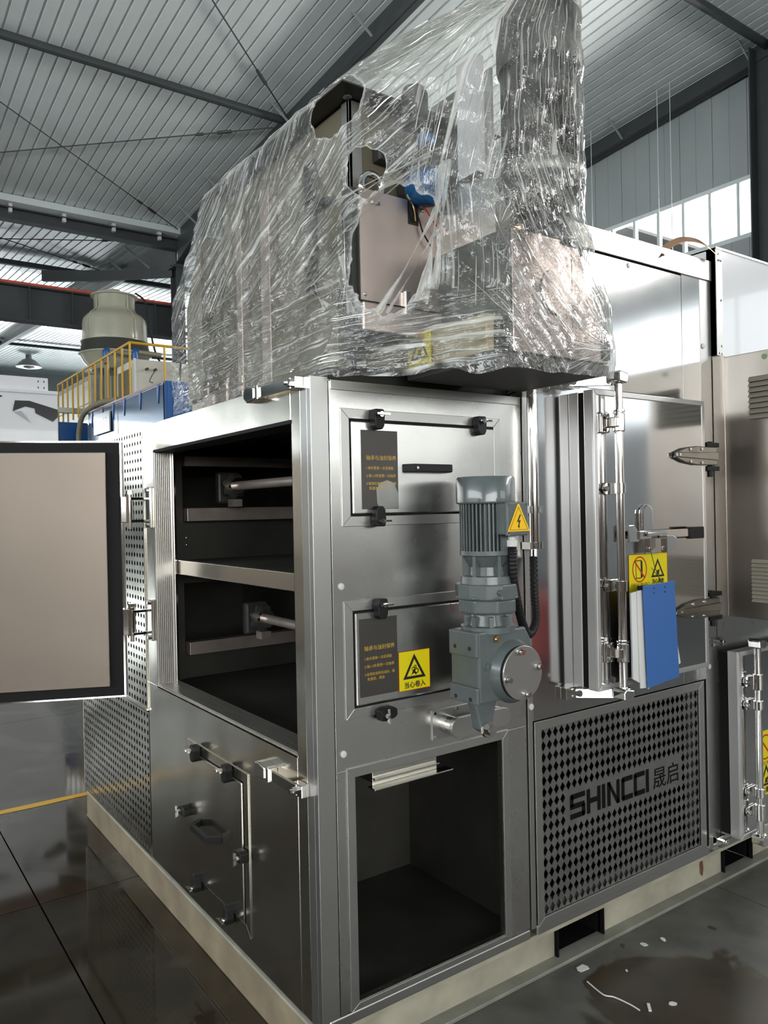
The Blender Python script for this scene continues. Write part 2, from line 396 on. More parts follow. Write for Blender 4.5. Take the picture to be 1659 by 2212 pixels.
# rafters: first span falls to the valley, second span rises from it
def rafter(x, both=True):
    r = root('rafter', (x, 0, 0)); m = MB(); n = 14
    ys = [-12.2, 10.8, 12.6, 14.7]; dep = [.30, .30, .42, .78]
    for i in range(3):
        for (a, b, t, u) in ((-.012, .012, None, None),):
            y0, y1, d0, d1 = ys[i], ys[i + 1], dep[i], dep[i + 1]
            m.add([(x + s, y, z) for y, d in ((y0, d0), (y1, d1)) for s, z in ((-.012, z1(y) - d), (.012, z1(y) - d), (.012, z1(y) + .05), (-.012, z1(y) + .05))],
                  [(0, 4, 7, 3), (1, 2, 6, 5), (0, 1, 5, 4), (3, 7, 6, 2)])
            m.add([(x + s, y, z1(y) - d + h) for y, d in ((y0, d0), (y1, d1)) for s, h in ((-.1, 0), (.1, 0), (.1, .016), (-.1, .016))],
                  [(0, 4, 7, 3), (1, 2, 6, 5), (0, 1, 5, 4), (3, 7, 6, 2)])
    if both:
        ys = [14.8, 16.6, 18.6, 51.6]; dep = [.75, .5, .32, .32]
        for i in range(3):
            y0, y1, d0, d1 = ys[i], ys[i + 1], dep[i], dep[i + 1]
            m.add([(x + s, y, z) for y, d in ((y0, d0), (y1, d1)) for s, z in ((-.012, z2(y) - d), (.012, z2(y) - d), (.012, z2(y) + .05), (-.012, z2(y) + .05))],
                  [(0, 4, 7, 3), (1, 2, 6, 5), (0, 1, 5, 4), (3, 7, 6, 2)])
            m.add([(x + s, y, z2(y) - d + h) for y, d in ((y0, d0), (y1, d1)) for s, h in ((-.1, 0), (.1, 0), (.1, .016), (-.1, .016))],
                  [(0, 4, 7, 3), (1, 2, 6, 5), (0, 1, 5, 4), (3, 7, 6, 2)])
    m.build('rafter_web', 'girder', r)
    for y in (2.2, 4.7, 7.1, 9.5, 12.2, 13.6):
        MB().obox((x - .2, y, z1(y) - .13), (.2, 0, -.15), (0, .012, 0), (.008, 0, .011)).build('fly_brace', 'wall_panel', r)
    if both:
        for y in (16.5, 17.9): MB().obox((x - .3, y, z2(y) - .22), (.28, 0, -.2), (0, .014, 0), (.01, 0, .013)).build('fly_brace', 'wall_panel', r)
    return r
for x in (10.72, 5.29, -.3, -6): rafter(x, both=x < 10)
for x in (12.0, 18.0): pass
for x in (5.29, -6.0):
    m = MB().box(x - .09, x + .09, 14.58, 14.60, 0, 7.0).box(x - .09, x + .09, 14.92, 14.94, 0, 7.0).box(x - .008, x + .008, 14.6, 14.92, 0, 7.0).box(x - .16, x + .16, 14.55, 14.97, 6.86, 6.9)
    struct('column', m, 'girder')
m = MB().box(10.45, 10.85, 4.28, 4.30, 0, 8.4).box(10.45, 10.85, 4.60, 4.62, 0, 8.4).box(10.64, 10.66, 4.3, 4.6, 0, 8.4)
struct('column', m, 'girder')
# purlin struts along the bays
for i, (x0, x1, y, z) in enumerate([(-12, 5.25, 9.67, 7.98), (5.3, 10.7, 4.42, 8.40)]):
    struct('strut', MB().cyl((x0, y, z), (x1, y, z), .065, n=12), 'girder')
for y in (19.5, 36.2, 27.5): struct('strut', MB().box(-20, 27, y - .06, y + .06, z2(y) - .2, z2(y) - .08), 'girder')
# cross-bracing rods with their turnbuckles
def rod(p, q, f=.88):
    p, q = Vector(p), Vector(q); d = (q - p)
    m = MB().cyl(p, q, .011, n=6); c = p + d * f; e = d.normalized() * .12
    m.cyl(c - e, c + e, .03, n=6); c = p + d * (f - .06); m.cyl(c - e * .5, c + e * .5, .026, n=6)
    struct('brace_rod', m, 'girder')
rod((3.24, 7.83, z1(7.83) - .07), (5.2, 9.55, z1(9.55) - .1), .62)
rod((-.4, 4.6, z1(4.6) - .06), (3.24, 7.83, z1(7.83) - .07), .9)
rod((-.3, 10.2, z1(10.2) - .06), (5.2, 14.45, z1(14.45) - .07), .86)
rod((-.3, 14.3, z1(14.3) - .06), (5.2, 10.0, z1(10.0) - .08), .88)
rod((-.3, 19.3, z2(19.3) - .1), (5.2, 15.2, z2(15.2) - .08), .86)
rod((-.3, 15.7, z2(15.7) - .1), (5.2, 19.3, z2(19.3) - .08), .86)
# crane runway
cb = root('crane_runway_beam', (0, 15.2, 0))
ibeam_x('c', -12, 5.6, 15.2, 5.43, 6.14, .3).build('runway_girder', 'girder', cb)
st = MB()
for x in (-2, -.2, 1.5, 2.33, 3.15, 4.9): st.box(x - .008, x + .008, 15.06, 15.19, 5.46, 6.12)
st.build('web_stiffener', 'girder', cb)
MB().box(-12, 5.5, 15.03, 15.09, 6.14, 6.19).build('conductor_rail', 'girder_red', cb)
MB().prism([(0, 0), (0, .16), (2.2, .28), (3.1, .34), (3.1, .1), (2.0, .02)], (5.2, 14.85, 6.72), (-.72, .69, 0), Z, (.06, .06, 0)).build('bracket_arm', 'girder', cb)

# walls
def wall(name, o, u, n, segs, pw, mat, gap=.006):
    """o: start, u: direction along the wall, n: inward normal; segs: (s0, s1, z0, z1 or function, material)"""
    r = root(name, o); o, u, n = Vector(o), Vector(u), Vector(n)
    for s0, s1, za, zb, mt, w_ in segs:
        k = max(1, round((s1 - s0) / w_)); d = (s1 - s0) / k
        for i in range(k):
            a, b = s0 + i * d + gap / 2, s0 + (i + 1) * d - gap / 2
            p = o + u * a; q = o + u * b; ta = zb(p) if callable(zb) else zb; tb = zb(q) if callable(zb) else zb
            e = n * (.004 * (i % 2))
            P = [p + e, q + e, q - n * .12 + e, p - n * .12 + e]
            vs = [(v.x, v.y, za) for v in P] + [(P[0].x, P[0].y, ta), (P[1].x, P[1].y, tb), (P[2].x, P[2].y, tb), (P[3].x, P[3].y, ta)]
            fs = [(3, 2, 1, 0), (4, 5, 6, 7), (0, 1, 5, 4), (1, 2, 6, 5), (2, 3, 7, 6), (3, 0, 4, 7)]
            if u.cross(n).z > 0: fs = fs
            else: fs = [f[::-1] for f in fs]
            MB().add(vs, fs).build('wall_panel', mt, r)
    return r
ze = lambda p: z1(p.y) + .1
wall('wall_right', (10.9, -12.2, 0), Y, -X, [
    (0, 13.8, 0, 2.9, 'wall_pale', 1.2), (13.8, 16.8, 0, 2.9, 'wall_panel', 1.0), (16.8, 22.2, 0, 5.70, 'wall_panel', .3), (22.2, 27.0, 0, 5.70, 'wall_panel', 1.2),
    (0, 1.0, 2.9, 4.9, 'wall_panel', 1.0), (8.2, 16.8, 2.9, 4.9, 'wall_panel', 1.2), (0, 16.8, 4.9, 5.70, 'wall_panel', 1.2),
    (0, 16.8, 6.68, ze, 'wall_panel', 1.2), (16.8, 22.2, 6.68, ze, 'wall_panel', .3), (22.2, 27.0, 6.68, ze, 'wall_panel', 1.2),
    (22.0, 27.0, 5.7, 6.68, 'wall_panel', 1.2)], .3, 'wall_panel')
wall('wall_back', (-12.2, -12.2, 0), X, Y, [(0, 23.1, 0, 1.7, 'wall_lower', 1.2), (0, 1.2, 1.7, 5.1, 'wall_lower', 1.2), (13.2, 16.3, 1.7, 5.1, 'wall_lower', 1.2), (16.3, 22.7, 1.7, 2.5, 'wall_lower', 1.2), (16.3, 22.7, 4.9, 5.1, 'wall_lower', 1.2), (22.7, 23.1, 1.7, 5.1, 'wall_lower', .4), (0, 23.1, 5.1, 10.2, 'wall_panel', 1.2)], 1.2, 'wall_lower')
wall('wall_left', (-12.2, -12.2, 0), Y, X, [(0, 27.2, 0, 2.8, 'wall_lower', 1.2), (0, 3.2, 2.8, 5.8, 'wall_lower', 1.2), (0, 27.2, 5.8, 10.2, 'wall_panel', 1.2)], 1.2, 'wall_lower')
wall('wall_front', (10.9, 15.0, 0), X, Y, [(0, 16.2, 0, 8.0, 'wall_panel', 1.2)], 1.2, 'wall_panel')
wall('wall_far', (-25.2, 51.7, 0), X, -Y, [(0, 52.2, 0, 4.4, 'wall_panel', 1.3), (0, 52.2, 8.0, 10.9, 'wall_panel', 1.0)], 1, 'wall_panel')
wall('wall_side', (27.0, 15.0, 0), Y, -X, [(0, 36.8, 0, 2.7, 'wall_panel', 1.3), (0, 36.8, 7.3, 10.9, 'wall_panel', 1.3)], 1, 'wall_panel')
wall('wall_west', (-25.2, 15.0, 0), Y, X, [(0, 36.8, 0, 10.9, 'wall_panel', 1.3)], 1, 'wall_panel')
wall('wall_corner', (-25.2, 15.0, 0), X, Y, [(0, 13, 0, 7.7, 'wall_panel', 1.3)], 1, 'wall_panel')

def band(name, o, u, n, s0, s1, za, zb, pitch, fr=.035, first=None):
    r = root(name, o); o, u, n = Vector(o), Vector(u), Vector(n)
    m = MB()
    for z in (za, zb - .07): m.obox(o + u * ((s0 + s1) / 2) + Z * (z + .035), u * ((s1 - s0) / 2), n * .05, Z * .035)
    m.build('window_frame', 'win_frame', r)
    s = first if first is not None else s0; mm = None; pn = None
    while s < s1 - .05:
        if mm is None:
            mm = MB().obox(o + u * s + Z * ((za + zb) / 2), u * (fr / 2), n * .04, Z * ((zb - za) / 2 - .07)).build('mullion', 'win_frame', r)
            pn = MB().obox(o + u * (s + pitch / 2) + Z * ((za + zb) / 2), u * (pitch / 2 - fr / 2), n * .003, Z * ((zb - za) / 2 - .07)).build('window_pane', 'glass', r)
            b0 = s
        else:
            a = mm.copy(); COL.objects.link(a); a.location = u * (s - b0)
            a = pn.copy(); COL.objects.link(a); a.location = u * (s - b0)
        s += pitch
    return r
band('window_1', (10.95, 0, 0), Y, -X, -12.2, 9.9, 5.70, 6.68, .4935, .05, first=-12.2 + (5.08 + 12.2) % .4935)
band('window_2', (10.95, 0, 0), Y, -X, -11.2, -4.0, 2.9, 4.9, 1.2)
band('window_3', (0, -12.25, 0), X, Y, 4.1, 10.5, 2.5, 4.9, 1.6)
band('added_window_7', (0, -12.25, 0), X, Y, -11.0, 1.0, 1.7, 5.1, 1.5)  # unseen band added for the back lamp that brightens the hall
band('window_4', (-12.25, 0, 0), Y, X, -9.0, 15.0, 2.8, 5.8, 1.5)
band('window_5', (0, 51.75, 0), X, -Y, -25, 27, 4.4, 8.0, 2.0, .08)
band('added_window_6', (27.05, 0, 0), Y, -X, 15, 51, 2.7, 7.3, 2.0, .08)  # unseen band added with the lamp that lightens the far roof
for x, y0, zb, tx in ((10.3, 6.11, 5.2, 'longer pale cord hanging before the windows, left one of the close pair'), (10.3, 5.87, 5.1, 'longer pale cord hanging before the windows, right one of the close pair'), (10.3, 7.49, 5.5, 'single pale cord hanging by the wrapped unit, apart from the close pair')):
    tag(MB().cyl((x, y0, zb), (x, y0, z1(y0) + .02), .006, n=5).build('hanging_cord', 'win_frame'), tx, 'cord', 'cords hanging before the windows')

# ------------------------------------------------------------------ the sludge dryer: skid, front cabinet
def clamp_part(c, n, d, parent, s=1.0):
    """black toggle clamp with its steel wing screw: at c on a face with outward normal n, tongue pointing along d"""
    c, n, d = Vector(c), Vector(n), Vector(d).normalized(); e = n.cross(d)
    pts = [(-.011, -.020), (.011, -.020), (.014, -.006), (.012, .016), (.007, .024), (-.007, .024), (-.012, .016), (-.014, -.006)]
    k = MB().prism([(a * s, b * s) for a, b in pts], c, e, d, n * .022 * s).build('clamp', 'black', parent, bevel=.003)
    m = MB().cyl(c + n * .02 * s - d * .008 * s, c + n * .03 * s - d * .008 * s, .006 * s, n=10)
    for sg in (-1, 1): m.obox(c + n * .033 * s - d * .008 * s + e * sg * .008 * s, e * .007 * s, d * .002 * s, (n * .7 + e * sg * .3) * .006 * s)
    m.build('wing_screw', 'chrome', k)
    return k

def keeper(c, n, d, parent, ln=.1, name='latch_keeper'):
    """bar-lock keeper: bolted plate on the cabinet, arm along d, faceted chrome jaw at its end, standing out along n"""
    c, n, d = Vector(c), Vector(n), Vector(d).normalized(); e = n.cross(d)
    k = MB().obox(c + n * .012, d * .026, e * .016, n * .012).obox(c + n * .022 + d * (ln / 2), d * (ln / 2), e * .015, n * .004).build(name, 'chrome', parent, bevel=.002)
    MB().cyl(c + n * .024, c + n * .038, .011, n=6).cyl(c + n * .038, c + n * .046, .007, n=12).build('bolt', 'chrome', k)
    MB().prism([(0, -.017), (.035, -.024), (.06, -.022), (.068, -.006), (.068, .010), (.05, .022), (.02, .02), (0, .016)], c + d * ln - n * .002, d, e, n * .036).build('jaw', 'chrome', k, bevel=.004)
    MB().obox(c + d * (ln - .012) + n * .016, d * .008, e * .02, n * .016).build('collar', 'chrome', k, bevel=.002)
    return k

skid = thing('steel_skid', 'cream painted channel steel skid frame the stainless machine stands on', 'skid', (0, 0, 0))
m = MB()
for a, b in ((0.02, .922), (1.147, 1.90)): m.box(a, b, .045, .053, .012, .15)
m.box(2.10, 3.6, .045, .053, .012, .15)
m.build('front_web', 'channel', skid)
M['channel_side'] = plain('brown_cream_paint', L((134, 121, 101)), 0.6, 0, .22, 7, .15, 30)  # cream paint in a darker, browner tone for the skid's left side
MB().box(0, 3.6, 0, .06, .0, .012).build('bottom_flange', 'flange', skid, bevel=.002)
MB().box(0.02, 3.6, 0.012, .06, .118, .134).build('top_flange', 'channel', skid)
m = MB().box(.004, .014, .02, 2.29, .004, .122); m.build('side_web', 'channel_side', skid)
MB().box(.006, .05, 0.02, 2.31, 0, .010).box(.002, .05, 0.0, 2.29, .122, .134).build('side_flange', 'channel', skid, bevel=.002)
for a, b in ((.922, 1.147), (1.90, 2.10)):
    p = MB().box(a - .006, a, .03, 1.2, .012, .12).box(b, b + .006, .03, 1.2, .012, .12).box(a, b, .05, 1.2, .112, .12).box(a, b, .06, 1.2, .004, .010).box(a, b, 1.2, 1.21, .01, .12)
    p.build('fork_pocket', 'void', skid)

MB().prism([(1.748, .045), (1.765, .03), (1.772, .06), (1.766, .10), (1.752, .115), (1.745, .08)], (0, .045, 0), X, Z, (0, -.0006, 0)).build('rust_stain', plain('brown_rust', L((96, 66, 44)), .8, 0, .3, 60), skid)
dry = thing('dryer_cabinet', 'stainless dryer cabinet with open dark chamber on its left side and motor on its front', 'machine', (0, 0, .14))
# front sheet (y=0) built around the lower opening
fr = MB()
fr.box(.056, .760, 0, .02, .812, 1.843).box(.056, .112, 0, .02, .172, .812).box(.652, .760, 0, .02, .172, .812).box(.112, .652, 0, .02, .172, .190).box(.112, .652, 0, .02, .79, .812)
fr.build('front_sheet', 'steel', dry, bevel=.001)
MB().box(0, .0535, 0, .02, .150, 1.852).box(0, .02, .02, .055, .150, 1.852).build('corner_post', 'steel_trim', dry, bevel=.001)
MB().box(0.02, .76, -.002, .03, .140, .170).build('bottom_rail', 'steel_trim', dry, bevel=.004)
MB().box(.06, .756, -.003, .01, 1.820, 1.846).build('top_trim', 'steel_trim', dry, bevel=.001)
MB().box(.03, .76, .02, 2.28, 1.828, 1.850).build('top_sheet', 'steel', dry)
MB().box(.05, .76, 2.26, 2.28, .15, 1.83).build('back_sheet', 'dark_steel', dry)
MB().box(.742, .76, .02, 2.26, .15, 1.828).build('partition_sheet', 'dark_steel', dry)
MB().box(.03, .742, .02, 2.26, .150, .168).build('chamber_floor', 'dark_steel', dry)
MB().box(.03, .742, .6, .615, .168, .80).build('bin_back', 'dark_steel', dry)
# left side sheets (x=0) around the big side opening
sd = MB().box(0, .05, .108, 1.31, .148, .842).box(0, .05, .108, 1.206, 1.747, 1.852).box(0, .05, 1.206, 1.31, .842, 1.852)
sd.build('side_sheet', 'steel_side', dry, bevel=.0015)
MB().box(.001, .05, .056, .1065, .148, 1.85).build('side_post', 'steel_side', dry, bevel=.0015)
MB().box(.0, .04, .055, 1.31, .136, .147).build('side_weld_strip', 'flange', dry)
# ribbed aluminium lining of the side opening
m = MB()
for k in range(9):
    x = .004 + k * .0075
    m.box(x, x + .0045, 1.196, 1.2065, .842, 1.747)
m.box(.0, .068, 1.2, 1.2062, .842, 1.747)
m.build('jamb_lining', 'alu_flute', dry)
m = MB()
for k in range(10):
    x = .004 + k * .0085
    m.box(x, x + .0045, .104, 1.2, .8415, .851)
m.box(0, .09, .104, 1.206, .836, .8415)
m.build('sill_lining', 'alu_flute', dry)
MB().box(0, .09, .104, 1.206, 1.738, 1.7475).box(0.004, .09, .1045, .112, .846, 1.74).build('head_lining', 'rubber', dry)
MB().box(.07, .078, 1.180, 1.1945, .85, 1.74).build('gasket_edge', 'chrome', dry)
# inside the chamber
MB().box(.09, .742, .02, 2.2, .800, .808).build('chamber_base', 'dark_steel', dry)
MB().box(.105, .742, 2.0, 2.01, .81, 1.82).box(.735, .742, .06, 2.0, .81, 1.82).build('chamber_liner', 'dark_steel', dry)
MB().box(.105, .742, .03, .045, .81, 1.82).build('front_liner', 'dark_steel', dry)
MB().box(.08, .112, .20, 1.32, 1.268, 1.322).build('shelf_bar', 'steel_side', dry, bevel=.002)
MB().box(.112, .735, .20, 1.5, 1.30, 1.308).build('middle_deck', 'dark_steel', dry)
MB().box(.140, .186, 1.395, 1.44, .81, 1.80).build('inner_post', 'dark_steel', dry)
for za, zb in ((1.469, 1.524), (.915, .968)):
    MB().box(.189, .735, 1.35, 1.40, za, zb).build('cross_channel', 'beam_steel', dry, bevel=.002)
    b = MB().box(.189, .735, 1.41, 1.42, max(.81, za - .26), za).build('guide_plate', 'dark_steel', dry)
MB().box(.19, .735, 1.37, 1.41, 1.70, 1.74).build('cross_channel', 'beam_steel', dry)
for (x, y, z, ye) in ((.36, 1.28, 1.612, .25), (.40, 1.12, 1.075, .25)):
    sf = MB().cyl((x, y, z), (x, ye, z), .018, n=20).build('drive_shaft', 'beam_steel', dry, smooth=True)
    sp = MB()
    R = .055; pts = []
    for k in range(28):
        t = 2 * PI * k / 28; r = R if k % 4 < 2 else R * .8; pts.append((r * math.cos(t), r * math.sin(t)))
    sp.prism(pts, (x, y - .02, z), X, Z, (0, .016, 0)); sp.build('sprocket', 'dark_steel', sf)
    MB().cyl((x, y - .06, z), (x, y + .005, z), .034, n=18).build('hub', 'chrome', sf, smooth=True)
    MB().box(x - .05, x + .05, y + .03, y + .07, z - .07, z + .06).build('bearing_block', 'cast_dark', sf, bevel=.01)
    MB().box(x - .012, x + .03, y - .03, y + .02, z - .085, z - .055).build('key_block', 'beam_steel', sf)
for y, z in ((1.41, 1.40), (1.41, 1.37)):
    MB().lathe((.205, 1.409, z), -Y, [(0, .006), (.004, .005), (.006, .002)], 12).build('rivet', 'chrome', dry, smooth=True)
# two front access panels
for k, (za, zb, xa, xb) in enumerate(((1.458, 1.773, .088, .667), (.945, 1.259, .088, .667))):
    f = MB().frame((0, 0, 0), X, Z, (0, -.004, 0), xa, xb, za, zb, .027).build('panel_frame', 'steel_trim', dry, bevel=.001)
    MB().box(xa + .026, xb - .026, -.0008, 0, za + .026, zb - .026).build('panel_gap', 'rubber', f)
    p = MB().prism([(xa + .032, za + .032), (xb - .030, za + .032), (xb - .030, zb - .033), (xa + .032, zb - .033)], (0, -.001, 0), X, Z, (0, -.007, 0)).build('access_panel', 'steel', dry, bevel=.004)
    if k == 0:
        h = MB().prism([(0, 0), (.02, .03), (.158, .03), (.178, 0), (.166, 0), (.152, .020), (.026, .020), (.012, 0)], (.286, -.008, 1.605), X, -Y, Z * .022).build('grip_handle', 'black', p, bevel=.002)
        MB().cyl((.318, -.039, 1.616), (.318, -.0375, 1.616), .004, n=10).build('grip_screw', 'chrome', p)
for c, d in (((.196, -.006, 1.748), -Z), ((.569, -.006, 1.748), -Z), ((.194, -.006, 1.481), Z), ((.195, -.006, 1.236), -Z), ((.206, -.006, .948), (1, 0, .1))):
    clamp_part(c, -Y, d, dry, 1.25)
LB = (('轴承与油封保养', .100, .0125, 0), ('1.每年更换一次润滑脂', .090, .009, .026), ('2.每1-3年更换一次轴承', .098, .009, .047), ('3.每周检查转动油封，避', .099, .009, .068), ('免漏液、漏油', .056, .009, .081))
for (xa, xb, za, zb, zt) in ((.149, .270, 1.503, 1.717, 1.637), (.131, .256, .999, 1.209, 1.123)):
    l = MB().box(xa, xb, -.0092, -.0082, za, zb).build('maintenance_label', 'label_grey', dry, label='dark grey maintenance label with golden text')
    for tx, wd, sz, dz in LB:
        lettering(tx, (xa + .015 + (.008 if tx[0] == '免' else 0), -.0094, zt - dz), X, Z, sz, 'gold', l, width=wd, bold=0)
MB().prism([(.205, 1.504), (.269, 1.504), (.2695, 1.545), (.255, 1.575), (.232, 1.582), (.208, 1.574), (.196, 1.556), (.198, 1.52)], (0, -.0093, 0), X, Z, (0, -.0002, 0)).build('scuffed_patch', 'galv', dry, label='scuffed bare patch on the upper label')
def warn_triangle(o, u, v, n, r, parent, kind, lw=.16):
    """black warning triangle outline with its pictogram; o centre, r circumradius"""
    o, u, v, n = Vector(o), Vector(u), Vector(v), Vector(n); m = MB()
    def tri(q, dy=0): return [(q * math.cos(a), q * math.sin(a) + dy) for a in (PI / 2, PI * 7 / 6, PI * 11 / 6)]
    A, B = tri(r), tri(r * (1 - 2 * lw))
    for i in range(3): m.prism([A[i], A[(i + 1) % 3], B[(i + 1) % 3], B[i]], o, u, v, n * .0004)
    s = r
    if kind == 'gears':
        for cx, cy, R, rr in ((.16, -.06, .19, .1), (-.1, .09, .13, .07), (.06, .2, .12, .05)):
            pts = [(s * (cx + (R if k % 2 == 0 else R * .76) * math.cos(PI * k / 8)), s * (cy + (R if k % 2 == 0 else R * .76) * math.sin(PI * k / 8))) for k in range(16)]
            hole = [(s * (cx + rr * math.cos(PI * k / 8)), s * (cy + rr * math.sin(PI * k / 8))) for k in range(16)]
            for k in range(16): m.prism([pts[k], pts[(k + 1) % 16], hole[(k + 1) % 16], hole[k]], o, u, v, n * .0004)
        m.prism([(s * a, s * b) for a, b in ((-.28, -.38), (-.2, -.2), (-.1, .02), (.02, .05), (.06, -.08), (.16, -.24), (.1, -.3), (0, -.18), (-.16, -.22))], o, u, v, n * .0004)
    elif kind == 'hot':
        m.prism([(s * a, s * b) for a, b in ((-.28, -.3), (.24, -.3), (.12, -.2), (.18, -.1), (.26, .16), (.1, .06), (-.14, .02), (-.16, -.04), (-.06, -.06), (-.18, -.12), (-.16, -.2))], o, u, v, n * .0004)
    elif kind == 'bolt':
        m.prism([(s * a, s * b) for a, b in ((.05, .34), (-.1, -.02), (.0, .0), (-.03, -.22), (-.07, -.2), (0, -.36), (.06, -.2), (.02, -.21), (.1, .08), (0, .06), (.1, .34))], o, u, v, n * .0004)
    m.build('warning_triangle', 'ink', parent)
st = MB().box(.259, .368, -.0102, -.0092, .996, 1.105).build('warning_sticker', 'yellow', dry, label='yellow warning sticker with black triangle of gears', bevel=.0)
MB().frame((0, -.0101, 0), X, Z, (0, -.0004, 0), .2585, .3685, .9955, 1.1055, .0012).build('sticker_edge', 'red_ink', st)
warn_triangle((.313, -.0102, 1.050), X, Z, -Y, .046, st, 'gears')
lettering('当心卷入', (.2775, -.0104, 1.0035), X, Z, .018, 'ink', st, width=.074, bold=.02)
for x, z in ((.082, 1.300), (.079, .857)):
    MB().lathe((x, 0, z), -Y, [(0, .0095), (.003, .009), (.0045, .005)], 18).build('plug', 'white_plug', dry, smooth=True)
# lower bin opening with mitred frame and chute lip
MB().frame((0, 0, 0), X, Z, (0, -.005, 0), .086, .678, .172, .816, (.026, .027, .017, .026)).build('bin_frame', 'steel_trim', dry, bevel=.001)
MB().box(.112, .652, .0, .012, .186, .191).build('bin_lip', 'chrome', dry)
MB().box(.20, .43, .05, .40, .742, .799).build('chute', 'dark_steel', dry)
MB().box(.188, .47, .015, .05, .730, .734).box(.20, .43, .044, .05, .734, .782).box(.20, .43, .030, .044, .752, .756).build('chute_flange', 'steel_side', dry, bevel=.001)
# small side access panel
f = MB().frame((0, 0, 0), Y, Z, (-.004, 0, 0), .413, .898, .215, .711, .03).build('side_panel_frame', 'steel_side', dry, bevel=.001)
MB().box(-.0008, 0, .442, .870, .244, .682).build('panel_gap', 'rubber', f)
p = MB().box(-.008, -.001, .449, .866, .248, .676).build('side_access_panel', 'steel_side', dry, bevel=.003)
MB().prism([(.60, 0), (.625, .045), (.765, .045), (.79, 0), (.775, 0), (.755, .033), (.635, .033), (.615, 0)], (-.008, 0, .440), Y, -X, Z * .024).build('grip_handle', 'black', p, bevel=.002)
for y, z, d in ((.79, .690, -Z), (.531, .690, -Z), (.892, .462, -Y), (.434, .463, Y), (.80, .240, Z), (.54, .240, Z)):
    clamp_part((-.006, y, z), -X, d, dry, 1.25)
keeper((0, .06, 1.838), -X, Y, dry, .20); keeper((0, .07, .765), -X, Y, dry, .17)
# perforated side sheets
O8 = [(.0095 * math.cos(PI * 5 / 4 + PI * k / 4), .0095 * math.sin(PI * 5 / 4 + PI * k / 4)) for k in range(8)]
plate(lambda i, j: O8, (-.001, 1.315, .148), Y, Z, -X, 29, 17, .034, .0335, 'steel_side', 'perforated_sheet', dry)
plate(lambda i, j: O8, (-.006, 1.315, .735), Y, Z, -X, 29, 32, .034, .0345, 'steel_side', 'perforated_door', dry)
MB().box(-.010, .0, 1.312, 2.302, .726, .734).box(-.005, 0, 1.312, 1.3145, .735, 1.84).build('perforated_door_edge', 'steel_side', dry)
MB().box(.05, .06, 1.31, 2.3, .15, 1.84).build('hole_shade_backing', 'void', dry)  # black sheet whose colour imitates the shade behind the perforations
MB().box(-.002, .05, 2.302, 2.306, .15, 1.84).box(0, .05, 1.31, 2.3, 1.836, 1.85).build('side_edge', 'steel_trim', dry)
# open insulated door on the left
dh = Vector((-.085, 1.322, 0)); du = Vector((-.912, .41, 0)).normalized(); dn = Vector((-.41, -.912, 0)).normalized()
DW, DZ0, DZ1 = 1.24, .793, 1.790
def dpt(a, b, c): return dh + du * a + dn * b + Z * c
def dbox(a0, a1, b0, b1, c0, c1, mb=None):
    mb = mb or MB(); return mb.obox(dpt((a0 + a1) / 2, (b0 + b1) / 2, (c0 + c1) / 2), du * ((a1 - a0) / 2), dn * ((b1 - b0) / 2), Z * ((c1 - c0) / 2))
door = dbox(0, DW, -.06, -.003, DZ0, DZ1).build('insulated_door', 'alu', dry, bevel=.003, label='insulated door standing open')
MB().frame(dh - dn * .003, du, Z, dn * .006, 0, DW, DZ0, DZ1, .006).build('door_rim', 'chrome', door)
MB().frame(dh - dn * .003, du, Z, dn * .005, .006, DW - .006, DZ0 + .006, DZ1 - .006, .051).build('door_gasket', 'rubber', door)
dbox(.056, DW - .056, -.003, .022, DZ0 + .045, DZ1 - .045).build('door_inner_skin', 'door_skin', door, bevel=.003)
for z in (1.522, 1.087):
    h = MB().box(-.012, 0, 1.222, 1.272, z - .075, z + .085).build('door_hinge', 'chrome', dry, bevel=.004)
    MB().box(-.075, -.01, 1.255, 1.275, z + .036, z + .046).box(-.075, -.01, 1.255, 1.275, z - .05, z - .04).build('hinge_arm', 'chrome', h, bevel=.002)
    MB().cyl((-.072, 1.272, z - .052), (-.072, 1.272, z + .058), .014, n=16).build('hinge_barrel', 'chrome', h, smooth=True)
    MB().cyl((-.072, 1.272, z - .075), (-.072, 1.272, z - .052), .008, n=8).cyl((-.072, 1.272, z + .058), (-.072, 1.272, z + .072), .014, n=6).build('hinge_nut', 'chrome', h)
    MB().obox((-.085, 1.30, z), (.012, -.005, 0), (.006, .02, 0), (0, 0, .05)).build('hinge_leaf', 'chrome', h, bevel=.002)
    for dz in (-.062, .072): MB().cyl((-.012, 1.247, z + dz), (-.02, 1.247, z + dz), .009, n=12).build('hinge_screw', 'chrome', h)
# torque arm bracket
b = MB().box(.379, .632, -.005, 0, .838, .922).build('torque_plate', 'steel_trim', dry)
m = MB().cyl((.425, -.005, .880), (.425, -.055, .880), .026, n=20).cyl((.60, -.005, .880), (.60, -.055, .880), .026, n=20); m.build('stand_off', 'chrome', b, smooth=True)
pts = [(.425 - .028 * math.sin(PI * k / 10), .880 + .028 * math.cos(PI * k / 10)) for k in range(11)] + [(.60 + .028 * math.sin(PI * k / 10), .880 - .028 * math.cos(PI * k / 10)) for k in range(11)]
MB().prism(pts, (0, -.055, 0), X, Z, (0, -.012, 0)).build('slotted_bar', 'steel_trim', b, bevel=.001)
for x, z in ((.387, .845), (.387, .914), (.47, .916), (.62, .845)): MB().lathe((x, -.005, z), -Y, [(0, .005), (.003, .004)], 10).build('plate_rivet', 'chrome', b)

